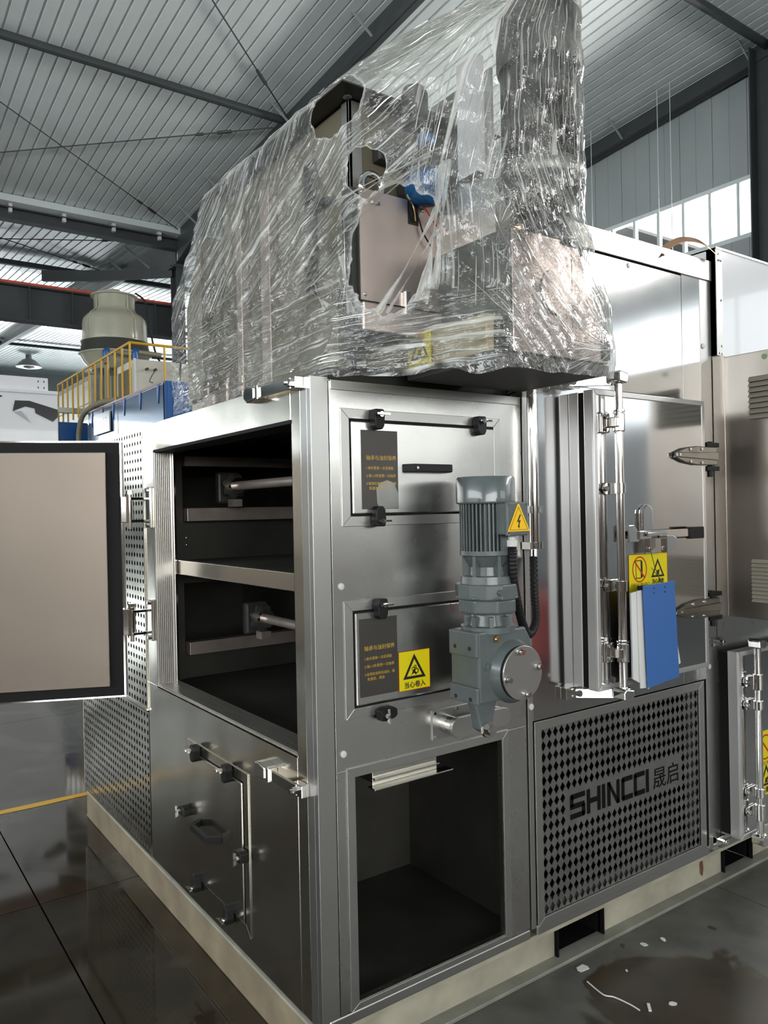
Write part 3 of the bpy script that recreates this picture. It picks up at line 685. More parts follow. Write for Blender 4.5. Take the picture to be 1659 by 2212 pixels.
# ------------------------------------------------------------------ gear motor
gm = thing('gear_motor', 'upright grey-green gear motor with finned body bolted to the cabinet front', 'motor', (.47, -.145, .93))
ax, ay = .47, -.145
g = MB(); x0, x1, y0, y1 = .384, .56, -.20, -.085
g.prism([(x0, .975), (x1, .975), (x1 + .03, 1.0), (x1 + .03, 1.10), (x1 + .02, 1.135), (x1, 1.168), (x0, 1.168)], (0, y0, 0), X, Z, (0, y1 - y0, 0))
g.build('gear_housing', 'motor', gm, bevel=.006)
for za, zb in ((.975, 1.02), (1.10, 1.168)): 
    MB().box(x0 - .010, x0 + .002, y0 - .002, y1 - .004, za, zb).build('side_pad', 'motor', gm, bevel=.004)
    for y in (-.175, -.115): MB().cyl((x0 - .0108, y, (za + zb) / 2 - .01), (x0 - .0104, y, (za + zb) / 2 - .01), .006, n=14).build('bolt_hole', 'ink', gm)
MB().lathe((.510, y0, 1.050), -Y, [(0, .088), (.018, .080), (.026, .076)], 36).build('output_boss', 'motor', gm, smooth=True)
MB().cyl((.510, y0 - .026, 1.050), (.510, y0 - .030, 1.050), .074, n=36).build('cover_gasket', 'rubber', gm)
cv = MB().cyl((.512, y0 - .030, 1.050), (.512, y0 - .036, 1.050), .074, n=40).build('output_cover', 'steel_trim', gm, bevel=.001)
for a in (100, 10, 190, 280):
    c = Vector((.512 + .060 * math.cos(math.radians(a)), y0 - .036, 1.050 + .060 * math.sin(math.radians(a))))
    MB().cyl(c, c - Y * .003, .010, n=14).cyl(c - Y * .003, c - Y * .014, .0075, n=14).build('cap_screw', 'chrome', cv)
MB().cyl((.447, y0, 1.145), (.447, y0 - .006, 1.145), .010, n=6).cyl((.447, y0 - .006, 1.145), (.447, y0 - .010, 1.145), .006, n=10).build('breather_plug', 'brass', gm, label='brass breather plug')
MB().torus((.412, y0, 1.075), Y, .010, .0025, 18, 6).cyl((.412, y0, 1.075), (.412, y0 - .003, 1.075), .008, n=14).build('drain_plug', 'motor', gm)
MB().prism([(-.045, 0), (.045, 0), (.03, -.05), (.024, -.085), (0, -.10), (-.024, -.085), (-.03, -.05)], (.44, -.13, .98), X, Z, (0, -.035, 0)).build('torque_arm', 'motor', gm, bevel=.006)
MB().cyl((.44, -.165, .895), (.44, -.176, .895), .022, n=20).build('washer', 'chrome', gm)
MB().cyl((.44, -.176, .895), (.44, -.190, .895), .015, n=6).build('torque_bolt', 'chrome', gm)
MB().lathe((ax, ay, 1.160), Z, [(0, .075), (.016, .075), (.018, .055), (.05, .048), (.056, .06)], 30).build('adapter_neck', 'motor', gm, smooth=True)
m = MB()
for k in range(8):
    t = 2 * PI * k / 8 + .2; c = Vector((ax + .055 * math.cos(t), ay + .055 * math.sin(t), 1.188)); e = Vector((math.cos(t), math.sin(t), 0))
    MB().obox(c, e * .012, e.cross(Z) * .006, Z * .016).build('neck_rib', 'motor', gm)
OC = lambda r, k: [(r * math.cos(PI / k + 2 * PI * i / k), r * math.sin(PI / k + 2 * PI * i / k)) for i in range(k)]
MB().prism(OC(.084, 8), (ax, ay, 1.213), X, Y, Z * .038).build('lower_stage', 'motor', gm, bevel=.006)
MB().prism(OC(.089, 12), (ax, ay, 1.251), X, Y, Z * .042).prism(OC(.092, 8), (ax, ay, 1.253), X, Y, Z * .008).build('upper_stage', 'motor', gm, bevel=.004)
MB().cyl((ax - .030, ay - .083, 1.272), (ax - .030, ay - .092, 1.272), .009, n=16).build('level_plug', 'motor', gm)
MB().lathe((ax, ay, 1.293), Z, [(0, .074), (.02, .072), (.022, .050), (.045, .048), (.075, .066), (.078, .074), (.09, .074)], 32).build('motor_flange', 'motor', gm, smooth=True)
m = MB()
for k in range(6):
    t = 2 * PI * k / 6 + .3; e = Vector((math.cos(t), math.sin(t), 0)); c = Vector((ax, ay, 1.34)) + e * .058
    MB().obox(c, e * .010, e.cross(Z) * .005, Z * .035).build('flange_rib', 'motor', gm)
m = MB().cyl((ax, ay, 1.380), (ax, ay, 1.520), .057, n=40)
for k in range(40):
    t = 2 * PI * k / 40
    if 276 < math.degrees(t) < 318: continue
    e = Vector((math.cos(t), math.sin(t), 0)); m.obox(Vector((ax, ay, 1.45)) + e * .064, e * .009, e.cross(Z) * .0019, Z * .068)
m.build('finned_body', 'motor', gm)
t = math.radians(262); 
MB().obox((ax + .01, ay - .064, 1.45), (.017, 0, 0), (0, .008, 0), (0, 0, .068)).build('foot_pad', 'motor', gm, bevel=.002)
MB().lathe((ax, ay, 1.512), Z, [(0, .079), (.004, .082), (.068, .082), (.074, .078), (.075, .06)], 44).build('fan_cover', 'motor_cover', gm, smooth=True)
for a in (215, 250): MB().lathe(Vector((ax + .081 * math.cos(math.radians(a)), ay + .081 * math.sin(math.radians(a)), 1.522)), (math.cos(math.radians(a)), math.sin(math.radians(a)), 0), [(0, .005), (.003, .003)], 10).build('cover_screw', 'motor_cover', gm)
tb = MB().box(.447, .520, -.246, -.18, 1.427, 1.512).build('terminal_box', 'motor', gm, bevel=.004)
MB().box(.444, .523, -.256, -.244, 1.424, 1.515).build('box_lid', 'motor', tb, bevel=.004)
for x in (.450, .517):
    for z in (1.43, 1.509): MB().cyl((x, -.256, z), (x, -.2595, z), .004, n=10).build('lid_screw', 'chrome', tb)
s = MB().prism([(-.040, -.026), (.040, -.026), (.040, -.023), (.003, .047), (-.003, .047), (-.040, -.023)], (.484, -.257, 1.462), X, Z, (0, -.001, 0)).build('hazard_sticker', 'orange_yellow', gm, label='amber triangle sticker with black lightning bolt')
m = MB()
A = [(0, .040), (-.034, -.022), (.034, -.022)]; B = [(0, .038), (-.0322, -.021), (.0322, -.021)]
for i in range(3): m.prism([A[i], A[(i + 1) % 3], B[(i + 1) % 3], B[i]], (.484, -.2581, 1.462), X, Z, (0, -.0003, 0))
m.prism([(a * .045, b * .045) for a, b in ((.08, .42), (-.16, -.04), (.0, -.0), (-.04, -.24), (-.1, -.22), (0, -.42), (.09, -.22), (.03, -.23), (.16, .1), (0, .06), (.2, .42))], (.484, -.2581, 1.462), X, Z, (0, -.0003, 0))
m.build('bolt_symbol', 'ink', s)
MB().cyl((.493, -.222, 1.427), (.493, -.222, 1.412), .011, n=12).cyl((.493, -.222, 1.412), (.493, -.222, 1.394), .016, n=6).build('cable_gland', 'white_plug', gm, bevel=.001)

def catmull(P, k=10):
    P = [Vector(p) for p in P]; out = []
    for i in range(len(P) - 1):
        a, b, c, d = P[max(i - 1, 0)], P[i], P[i + 1], P[min(i + 2, len(P) - 1)]
        for j in range(k):
            t = j / k; out.append(.5 * ((2 * b) + (c - a) * t + (2 * a - 5 * b + 4 * c - d) * t * t + (3 * b - a - 3 * c + d) * t ** 3))
    return out + [P[-1]]
path = catmull([(.493, -.222, 1.392), (.498, -.218, 1.32), (.545, -.19, 1.22), (.61, -.15, 1.145), (.668, -.115, 1.127), (.722, -.085, 1.16), (.755, -.05, 1.24), (.772, -.033, 1.345)], 16)
tag(MB().tube(path, .0125, 12, .06).build('corrugated_conduit', 'black', smooth=False), 'black corrugated cable conduit looping from motor box to steel pipe', 'cable')
cp = thing('conduit_pipe', 'shiny upright steel conduit pipe beside the gear motor', 'pipe', (.78, -.03, 1.36))
MB().cyl((.782, -.03, 1.372), (.782, -.03, 1.875), .0165, n=28).build('pipe', 'chrome', cp, smooth=True)
for z in (1.38, 1.492): 
    MB().cyl((.782, -.03, z - .011), (.782, -.03, z + .011), .0185, n=24).box(.752, .762, -.04, -.004, z - .011, z + .011).box(.802, .812, -.04, -.004, z - .011, z + .011).build('pipe_clip', 'chrome', cp)
MB().cyl((.778, -.031, 1.338), (.78, -.03, 1.372), .012, n=12).build('pipe_gland', 'chrome', cp)

# ------------------------------------------------------------------ tall cabinet with insulated door and grille
tall = thing('tall_cabinet', 'tall stainless cabinet with a thick insulated door above a diamond grille', 'machine', (.77, 0, .14))
TX0, TX1 = .768, 1.823
m = MB()
m.box(.79, 1.03, 0, .02, .82, 2.366).box(1.08, 1.627, 0, .02, 1.9, 2.366).box(1.6, 1.627, 0, .02, .82, 1.9).box(1.03, 1.6, 0.001, .02, .82, 1.9)
m.box(1.629, 1.745, .0, .02, .82, 2.372).box(1.03, 1.079, 0, .02, 1.9, 2.366)
m.build('front_sheet', 'steel_tall', tall, bevel=.001)
MB().box(.768, .789, 0, .02, .165, 2.366).build('corner_strip', 'steel_trim', tall, bevel=.001)
MB().box(1.747, 1.823, 0, .02, .155, 2.385).build('right_strip', 'steel_trim', tall, bevel=.002)
MB().box(.768, 1.823, -.006, .02, 2.372, 2.452).build('top_band', 'steel_trim', tall, bevel=.002)
MB().box(.79, 1.747, -.002, .03, .140, .172).build('bottom_rail', 'steel_trim', tall, bevel=.004)
MB().box(.768, .776, .02, 1.8, .15, 2.45).box(.776, 1.823, 1.79, 1.8, .15, 2.45).box(1.815, 1.823, .02, 1.79, .15, 2.45).box(.768, 1.823, .02, 1.8, 2.44, 2.45).build('shell', 'steel_trim', tall)
for x, z in ((.782, .868), (1.767, .865), (1.764, 2.113)): MB().lathe((x, 0, z), -Y, [(0, .0105), (.003, .010), (.0045, .005)], 18).build('plug', 'white_plug', tall, smooth=True)
MB().lathe((1.313, 0, 2.352), -Y, [(0, .010), (.002, .009), (.003, .004)], 16).build('bolt_cover', 'galv', tall, smooth=True)
# grille: field of diamond holes round the blank band of the name
GX0, GX1, GZ0, GZ1 = .822, 1.688, .190, .788
NX, NZ = 30, 16; px, pz = (GX1 - GX0) / NX, (GZ1 - GZ0) / NZ
D8 = lambda: [(-.30 * px * .84, -.25 * pz * .92), (0, -.5 * pz * .92), (.30 * px * .84, -.25 * pz * .92), (.5 * px * .84, 0), (.30 * px * .84, .25 * pz * .92), (0, .5 * pz * .92), (-.30 * px * .84, .25 * pz * .92), (-.5 * px * .84, 0)]
def dia():
    a, b = .42 * px, .46 * pz
    return [(-a / 2, -b / 2), (0, -b), (a / 2, -b / 2), (a, 0), (a / 2, b / 2), (0, b), (-a / 2, b / 2), (-a, 0)]
def ghole(i, j):
    x = GX0 + (i + .5) * px; z = GZ0 + (j + .5) * pz
    if .935 < x < 1.565 and .455 < z < .575: return None
    return dia()
plate(ghole, (GX0, .002, GZ0), X, Z, -Y, NX, NZ, px, pz, 'galv', 'grille', tall, .002)
MB().frame((0, 0, 0), X, Z, (0, -.005, 0), .792, 1.722, .166, .817, (.030, .034, .024, .029)).build('grille_frame', 'steel_trim', tall, bevel=.001)
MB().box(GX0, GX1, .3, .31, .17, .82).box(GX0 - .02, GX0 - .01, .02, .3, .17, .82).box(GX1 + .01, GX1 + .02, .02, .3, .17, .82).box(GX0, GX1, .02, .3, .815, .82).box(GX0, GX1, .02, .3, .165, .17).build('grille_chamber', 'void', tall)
MB().box(GX1 - .062, GX1, .012, .016, GZ0, GZ1).box(GX0, GX1, .012, .016, GZ0, GZ0 + .045).build('grille_flange', 'cast_dark', tall)
# black bars imitate shade in cut letters: S H I N C C I
lg = MB(); lz0, lz1 = .465, .547; H_ = lz1 - lz0; sw = .0165
def stroke(x, w, a, b, c, d):           # a bar in letter cell x,w, given as fractions
    lg.prism([(x + a * w, lz0 + b * H_), (x + c * w, lz0 + b * H_), (x + c * w, lz0 + d * H_), (x + a * w, lz0 + d * H_)], (0, .0015, 0), X, Z, (0, -.0006, 0))
X_ = [.957, 1.040, 1.118, 1.146, 1.222, 1.291, 1.360]; Wd = [.074, .070, .0165, .066, .062, .062, .0165]
q = .21
x, ww = X_[0], Wd[0]; sx = sw / ww
for a in ((0.05, 1 - q, 1, 1), (0, .5, sx, 1 - .04), (0, .5 - q / 2, .96, .5 + q / 2), (1 - sx, .04, 1, .5), (0, 0, .95, q)): stroke(x, ww, *a)
x, ww = X_[1], Wd[1]; sx = sw / ww
for a in ((0, 0, sx, 1), (1 - sx, 0, 1, 1), (sx, .5 - q / 2, 1 - sx, .5 + q / 2)): stroke(x, ww, *a)
stroke(X_[2], Wd[2], 0, 0, 1, 1)
x, ww = X_[3], Wd[3]; sx = sw / ww
for a in ((0, 0, sx, 1), (1 - sx, 0, 1, 1)): stroke(x, ww, *a)
lg.prism([(x + sw * .8, lz1), (x, lz1), (x + ww - sw, lz0), (x + ww, lz0)], (0, .0015, 0), X, Z, (0, -.0006, 0))
for k in (4, 5):
    x, ww = X_[k], Wd[k]; sx = sw / ww
    for a in ((0, .06, sx, .94), (.06, 1 - q, 1, 1), (.06, 0, 1, q)): stroke(x, ww, *a)
stroke(X_[6], Wd[6], 0, 0, 1, 1)
lg.build('name_letters', 'void', tall)
lettering('晟启', (1.402, .0012, .472), X, Z, .085, 'void', tall, 'name_characters', width=.152, bold=0)  # black characters imitate the shade inside cut-out ones
# insulated door
JX = .983
MB().box(JX, 1.60, -.040, 0, .905, 1.872).build('door_casing', 'alu', tall, bevel=.003)
MB().box(JX + .004, 1.597, -.064, -.040, .908, 1.869).build('door_seal', 'rubber', tall)
dr = MB().box(JX, 1.602, -.100, -.063, .902, 1.875).build('insulated_door', 'alu', tall, bevel=.003)
MB().frame((0, -.100, 0), X, Z, (0, -.004, 0), JX, 1.602, .902, 1.875, .018).build('door_profile', 'alu', dr, bevel=.002)
MB().box(JX + .019, 1.583, -.102, -.099, .921, 1.856).build('door_skin', 'steel_tall', dr)
RXP, RY = 1.066, -.137
MB().cyl((RXP, RY, .905), (RXP, RY, 1.905), .0135, n=24).build('lock_rod', 'chrome', dr, smooth=True)
def rod_bracket(x, z, big, parent):
    if big:
        k = MB().box(x - .050, x - .012, -.112, -.102, z - .032, z + .032).cyl((x, RY, z - .03), (x, RY, z + .03), .0195, n=20).box(x - .03, x, -.150, -.110, z - .016, z + .016).build('rod_bearing', 'chrome', parent, bevel=.003)
        for dz in (-.02, .02): MB().cyl((x - .036, -.112, z + dz), (x - .036, -.12, z + dz), .008, n=10).build('bearing_bolt', 'chrome', parent)
        MB().cyl((x, RY, z + .034), (x, RY, z + .040), .0205, n=20).build('rod_collar', 'chrome', parent)
    else:
        MB().prism([(x - .052, z), (x - .044, z + .016), (x - .03, z + .02), (x + .018, z + .02), (x + .018, z - .02), (x - .03, z - .02), (x - .044, z - .016)], (0, -.104, 0), X, Z, (0, -.005, 0)).cyl((x, RY, z - .017), (x, RY, z + .017), .018, n=18).build('rod_guide', 'chrome', parent, bevel=.001)
        MB().cyl((x - .036, -.109, z), (x - .036, -.117, z), .009, n=10).build('guide_bolt', 'chrome', parent)
for z, b in ((1.768, 1), (1.555, 0), (1.239, 0), (1.024, 1)): rod_bracket(RXP, z, b, dr)
def cap_jaw(x, z, sgn, parent):
    MB().prism([(-.028, -.016), (.012, -.02), (.02, -.006), (.02, .012), (-.02, .02), (-.03, .012)], (x, RY + .022, z), X, Z, (0, -.05, 0)).cyl((x, RY, z - .02 * sgn), (x, RY, z), .022, n=12).build('cam_jaw', 'chrome', parent, bevel=.004)
cap_jaw(RXP, 1.912, 1, dr); cap_jaw(RXP, .892, -1, dr)
for z in (1.905, .890):
    k = MB().obox((.955, -.012, z), (.035, 0, 0), (0, .012, 0), (0, 0, .02)).obox((1.01, -.075, z), (.052, -.045, 0), (.003, .003, 0), (0, 0, .016)).build('latch_keeper', 'chrome', tall, bevel=.002)
    MB().cyl((.962, -.024, z), (.962, -.048, z), .010, n=8).build('bolt', 'chrome', k)
# door handle with hasp
hd = MB().prism([(1.113, 1.378), (1.165, 1.378), (1.165, 1.408), (1.142, 1.434), (1.113, 1.434)], (0, -.128, 0), X, Z, (0, -.006, 0)).box(1.16, 1.44, -.140, -.130, 1.386, 1.414).build('door_handle', 'chrome', dr, bevel=.002)
MB().box(1.438, 1.519, -.147, -.124, 1.378, 1.419).build('handle_grip', 'black', dr, bevel=.003)
ps = [(.03 * math.cos(PI * k / 8), .03 * math.sin(PI * k / 8)) for k in range(9)]
MB().prism([(p[0], p[1] + .042) for p in ps] + [(-.03, -.02), (.03, -.02)], (1.236, -.102, 1.43), X, Z, (0, -.016, 0)).build('hasp', 'chrome', dr, bevel=.005)
MB().prism([(1.21, 1.335), (1.268, 1.335), (1.268, 1.39), (1.21, 1.395)], (0, -.118, 0), X, Z, (0, -.006, 0)).prism([(1.264, 1.337), (1.315, 1.36), (1.322, 1.385), (1.30, 1.396), (1.264, 1.396)], (0, -.146, 0), X, Z, (0, -.024, 0)).cyl((1.228, -.124, 1.352), (1.228, -.131, 1.352), .007, n=12).build('hasp_catch', 'chrome', dr, bevel=.002)
MB().box(1.19, 1.30, -.15, -.142, 1.395, 1.408).build('hasp_bar', 'chrome', dr, bevel=.002)
# strap hinges on the right edge
for z in (1.674, 1.120):
    pts = [(1.402, -.009), (1.41, .010), (1.46, .026), (1.53, .034), (1.66, .033), (1.66, -.033), (1.53, -.034), (1.46, -.026), (1.41, -.012)]
    h = MB().prism([(a, z + b) for a, b in pts], (0, -.104, 0), X, Z, (0, -.012, 0)).build('strap_hinge', 'hinge_steel', tall, bevel=.003)
    MB().prism([(1.405, z - .008), (1.66, z - .015), (1.66, z + .015), (1.405, z + .008)], (0, -.116, 0), X, Z, (0, -.006, 0)).build('hinge_rib', 'hinge_steel', h, bevel=.002)
    for x, dz in ((1.49, .022), (1.56, .025), (1.49, -.022), (1.56, -.025), (1.42, 0)): MB().cyl((x, -.116, z + dz), (x, -.1195 if x > 1.43 else -.124, z + dz), .0055, n=10).build('hinge_bolt', 'chrome', h)
    MB().box(1.62, 1.70, -.10, -.0, z + .036, z + .052).box(1.62, 1.70, -.10, 0, z - .052, z - .036).cyl((1.652, -.09, z - .075), (1.652, -.09, z + .056), .010, n=12).build('hinge_knuckle', 'black', h, bevel=.001)
# warning sticker on the door
st = MB().box(1.148, 1.359, -.1032, -.1022, 1.193, 1.3335).build('warning_sticker', 'yellow', tall, label='yellow sticker with crossed-out open door and hot surface triangle')
MB().frame((0, -.1031, 0), X, Z, (0, -.0003, 0), 1.1475, 1.3595, 1.1925, 1.334, .0012).build('sticker_edge', 'red_ink', st)
MB().prism([(-.019, -.031), (-.016, -.031), (-.016, .028), (.009, .028), (.009, .031), (-.019, .031)], (1.203, -.1033, 1.283), X, Z, (0, -.0003, 0)).prism([(.008, -.031), (.018, -.027), (.018, .027), (.008, .032)], (1.203, -.1033, 1.283), X, Z, (0, -.0003, 0)).prism([(-.019, -.031), (.009, -.031), (.009, -.028), (-.019, -.028)], (1.203, -.1033, 1.283), X, Z, (0, -.0003, 0)).build('door_symbol', 'ink', st)
m = MB(); n_ = 40
for k in range(n_):
    a, b_ = 2 * PI * k / n_, 2 * PI * (k + 1) / n_
    m.prism([(.039 * math.cos(a), .044 * math.sin(a)), (.039 * math.cos(b_), .044 * math.sin(b_)), (.0345 * math.cos(b_), .0395 * math.sin(b_)), (.0345 * math.cos(a), .0395 * math.sin(a))], (1.205, -.1036, 1.283), X, Z, (0, -.0003, 0))
m.prism([(-.028, .026), (-.024, .030), (.029, -.028), (.025, -.032)], (1.205, -.1036, 1.283), X, Z, (0, -.0003, 0)); m.build('forbidden_ring', 'red_ink', st)
warn_triangle((1.305, -.1032, 1.273), X, Z, -Y, .043, st, 'hot')
lettering('设备运行 禁止开门', (1.157, -.1036, 1.228), X, Z, .014, 'ink', st, width=.098, bold=0)
lettering('当心烫伤', (1.272, -.1036, 1.232), X, Z, .018, 'ink', st, width=.066, bold=.03)
# copper strap arching over the top
sp_ = catmull([(1.50, -.010, 2.42), (1.56, .02, 2.462), (1.63, .0, 2.50), (1.70, -.02, 2.505), (1.76, -.03, 2.49), (1.83, -.032, 2.462)], 8); m = MB()
for i in range(len(sp_) - 1):
    a, b_ = sp_[i], sp_[i + 1]; u_ = Vector((0, .5, .6)).normalized() * .014
    m.add([a - u_, b_ - u_, b_ + u_, a + u_, a - u_ + Vector((0, .0, .003)), b_ - u_ + Vector((0, 0, .003)), b_ + u_ + Vector((0, 0, .003)), a + u_ + Vector((0, 0, .003))], [(3, 2, 1, 0), (4, 5, 6, 7), (0, 1, 5, 4), (2, 3, 7, 6)])
m.build('earth_strap', 'copper', tall, label='brown copper earth strap')

# ------------------------------------------------------------------ right-hand cabinet
rc = thing('control_cabinet', 'right-hand cabinet with white glossy upper panel and small insulated door', 'machine', (1.83, 0, .14))
MB().box(1.829, 1.872, -.022, .02, 2.08, 2.505).box(1.829, 1.834, -.02, .4, 2.08, 2.505).build('corner_angle', 'steel_trim', rc, bevel=.001)
for x, z in ((1.846, 2.48), (1.862, 2.455), (1.862, 2.30), (1.862, 2.12), (1.846, 2.455), (1.846, 2.09), (1.862, 2.09)): MB().lathe((x, -.022, z), -Y, [(0, .0055), (.003, .004)], 10).build('screw', 'chrome', rc)
MB().box(1.873, 2.9, -.020, .02, 2.08, 2.498).build('upper_panel', 'white_sheet', rc, label='glossy white upper panel')
MB().box(1.829, 2.9, -.024, .8, 2.498, 2.506).box(1.829, 1.834, .4, 1.8, .15, 2.5).build('top_sheet', 'steel_trim', rc)
MB().box(1.827, 2.9, 0, .02, .15, 2.08).build('front_sheet', 'steel', rc)
MB().box(1.829, 2.9, -.003, .02, .140, .165).build('bottom_rail', 'steel_trim', rc)
MB().box(1.832, 2.45, -.040, 0, .205, .915).build('door_casing', 'rubber', rc)
dr2 = MB().box(1.826, 2.45, -.082, -.040, .198, .925).build('insulated_door', 'alu', rc, bevel=.003)
MB().frame((0, -.082, 0), X, Z, (0, -.004, 0), 1.826, 2.45, .198, .925, .018).build('door_profile', 'alu', dr2, bevel=.002)
MB().box(1.845, 2.43, -.084, -.081, .217, .906).build('door_skin', 'steel_tall', dr2)
rx = 1.905; RYo = RY; RY = -.118
MB().cyl((rx, RY, .20), (rx, RY, .95), .0135, n=20).build('lock_rod', 'chrome', dr2, smooth=True)
def rb2(z, big):
    MB().prism([(rx - .052, z), (rx - .044, z + .018), (rx + .018, z + .02), (rx + .018, z - .02), (rx - .044, z - .018)], (0, -.086, 0), X, Z, (0, -.006, 0)).cyl((rx, RY, z - (.03 if big else .017)), (rx, RY, z + (.03 if big else .017)), .019, n=18).build('rod_guide', 'chrome', dr2, bevel=.001)
    MB().cyl((rx - .036, -.092, z), (rx - .036, -.10, z), .009, n=10).build('guide_bolt', 'chrome', dr2)
for z, b_ in ((.805, 1), (.715, 0), (.375, 0), (.30, 1)): rb2(z, b_)
cap_jaw(rx, .956, 1, dr2); cap_jaw(rx, .196, -1, dr2)
for z in (.962, .188):
    k = MB().obox((1.79, -.012, z), (.03, 0, 0), (0, .012, 0), (0, 0, .016)).build('latch_keeper', 'chrome', tall, bevel=.002)
    MB().cyl((1.796, -.024, z), (1.796, -.046, z), .010, n=8).build('bolt', 'chrome', k)
st = MB().box(1.942, 2.09, -.0856, -.0846, .335, .590).build('warning_sticker', 'yellow', rc, label='yellow warning sticker cut by the picture edge')
warn_triangle((2.012, -.0857, .40), X, Z, -Y, .056, st, 'hot')
m = MB()
for k in range(n_):
    a, b_ = 2 * PI * k / n_, 2 * PI * (k + 1) / n_
    m.prism([(.05 * math.cos(a), .05 * math.sin(a)), (.05 * math.cos(b_), .05 * math.sin(b_)), (.044 * math.cos(b_), .044 * math.sin(b_)), (.044 * math.cos(a), .044 * math.sin(a))], (2.01, -.086, .525), X, Z, (0, -.0003, 0))
m.prism([(-.036, .032), (-.03, .037), (.036, -.033), (.031, -.038)], (2.01, -.086, .525), X, Z, (0, -.0003, 0)); m.build('forbidden_ring', 'red_ink', st)
lettering('设备运行 禁止开门', (1.952, -.086, .456), X, Z, .014, 'ink', st, width=.12, bold=0)
lettering('当心烫伤', (1.955, -.086, .345), X, Z, .02, 'ink', st, width=.10, bold=.03)
RY = RYo
# electrical box standing proud of the front, louvred side towards the camera
eb = thing('electrical_box', 'stainless electrical box with two louvre groups in its side', 'cabinet', (1.825, 0, 1.06))
MB().box(1.8265, 2.6, -.50, -.0025, 1.061, 2.068).build('box_body', 'steel_box', eb, bevel=.003)
MB().box(1.8235, 1.8265, -.050, -.0025, 1.0612, 2.075).build('mounting_flange', 'steel_box', eb, bevel=.001)
for za, zb, na in ((1.815, 1.975, 8), (1.126, 1.288, 11)):
    MB().box(1.8255, 1.8267, -.46, -.150, za, zb).build('louvre_shade_plate', 'void', eb)  # flat plate, its black colour imitates the shade between the slats
    sl_ = None
    for k in range(na):
        z = za + (zb - za) * (k + .5) / na; h = (zb - za) / na
        if sl_ is None:
            sl_ = MB().prism([(0, -h * .42), (.011, -h * .5), (.011, -h * .36), (.002, h * .44), (0, h * .44)], (1.8255, -.46, z), -X, Z, (0, .31, 0)).build('louvre_slat', 'louvre_paint', eb); z0_ = z
        else:
            o = sl_.copy(); COL.objects.link(o); o.location = (0, 0, z - z0_)
MB().cyl((1.8266, -.209, 2.043), (1.8252, -.209, 2.043), .0105, n=20).build('green_sticker', plain('pale_green_print', L((150, 186, 140)), .5), eb, label='small round green sticker')

# ------------------------------------------------------------------ clipboard
cb_ = thing('clipboard', 'blue clipboard with white papers hanging by a string from the door catch', 'clipboard', (1.25, -.15, .90))
q4 = [(1.160, 1.236), (1.331, 1.241), (1.349, .914), (1.176, .900)]
MB().prism(q4[::-1], (0, -.160, 0), X, Z, (0, -.004, 0)).build('board', 'blue_board', cb_, bevel=.001)
MB().prism([(1.115, 1.215), (1.165, 1.22), (1.178, .905), (1.118, .935)], (0, -.150, 0), X, Z, (0, .006, 0)).build('paper_stack', 'paper', cb_)
MB().prism([(1.142, 1.22), (1.17, 1.222), (1.182, .899), (1.150, .901)], (0, -.154, 0), X, Z, (0, .003, 0)).build('paper_stack', 'paper', cb_)
MB().prism([(1.33, 1.2), (1.338, 1.12), (1.378, .955), (1.350, .945)], (0, -.150, 0), X, Z, (0, .004, 0)).build('paper_stack', 'paper', cb_)
MB().prism([(1.185, .905), (1.21, .905), (1.19, .893)], (0, -.155, 0), X, Z, (0, .002, 0)).build('paper_corner', 'paper', cb_)
m = MB()
for x in (1.217, 1.276):
    for dz in (-.012, -.028): m.cyl((x, -.1642, 1.236 + dz), (x, -.1636, 1.236 + dz), .0033, n=10)
m.build('clip_rivet', 'ink', cb_)
MB().box(1.15, 1.20, -.157, -.148, 1.222, 1.236).build('clip', 'black', cb_)
MB().tube([(1.243, -.135, 1.345), (1.26, -.138, 1.29), (1.272, -.15, 1.245), (1.27, -.163, 1.232)], .0012, 6).tube([(1.24, -.138, 1.29), (1.275, -.158, 1.240)], .001, 6).build('string', 'ink', cb_)
for ch_ in [o for o in bpy.data.objects if o.parent == cb_]: ch_.location.x -= .02

# ------------------------------------------------------------------ things behind, on the left
ct = thing('cooling_tower', 'cream bell-shaped cooling tower standing behind the yellow railing', 'cooling tower', (3.58, 13.65, 0))
o_ = (3.58, 13.65, 0)
MB().lathe(o_, Z, [(4.86, .60), (4.90, .605), (5.22, .60), (5.30, .58), (5.37, .52), (5.42, .44), (5.47, .395), (5.52, .38), (5.74, .385)], 48, False).build('tower_shell', 'tank', ct, smooth=True)
MB().lathe(o_, Z, [(5.735, .38), (5.74, .44), (5.765, .44), (5.79, .36), (5.80, .12)], 48).build('tower_rim', 'tank', ct, smooth=True)
MB().lathe(o_, Z, [(5.80, .13), (5.87, .13), (5.89, .10)], 24).build('fan_motor_cap', 'tank', ct, smooth=True)
m = MB()
for k in range(4):
    a = math.radians(200 + 90 * k); e = Vector((math.cos(a), math.sin(a), 0)); c = Vector(o_)
    pr_ = [(4.88, .60), (5.22, .60), (5.37, .52), (5.47, .395), (5.74, .385)]
    m.tube([c + e * (r + .008) + Z * h for h, r in pr_], .018, 6)
m.build('seam_flange', 'tank', ct)
MB().lathe(o_, Z, [(4.60, .645), (4.62, .66), (4.82, .615), (4.86, .61)], 48, False).build('air_netting', 'tank_mesh', ct, smooth=True)
MB().lathe(o_, Z, [(4.84, .60), (4.845, .635), (4.865, .635), (4.87, .60)], 48, False).build('tower_hoop', 'tank', ct, smooth=True)
MB().lathe(o_, Z, [(4.28, .20), (4.30, .44), (4.45, .58), (4.58, .645), (4.60, .68), (4.62, .68), (4.625, .64)], 48).build('water_basin', 'tank', ct, smooth=True)
for k in range(4):
    a = math.radians(20 + 90 * k); x, y = o_[0] + .42 * math.cos(a), o_[1] + .42 * math.sin(a)
    MB().box(x - .03, x + .03, y - .03, y + .03, 3.395, 4.36).build('leg', 'galv', ct)
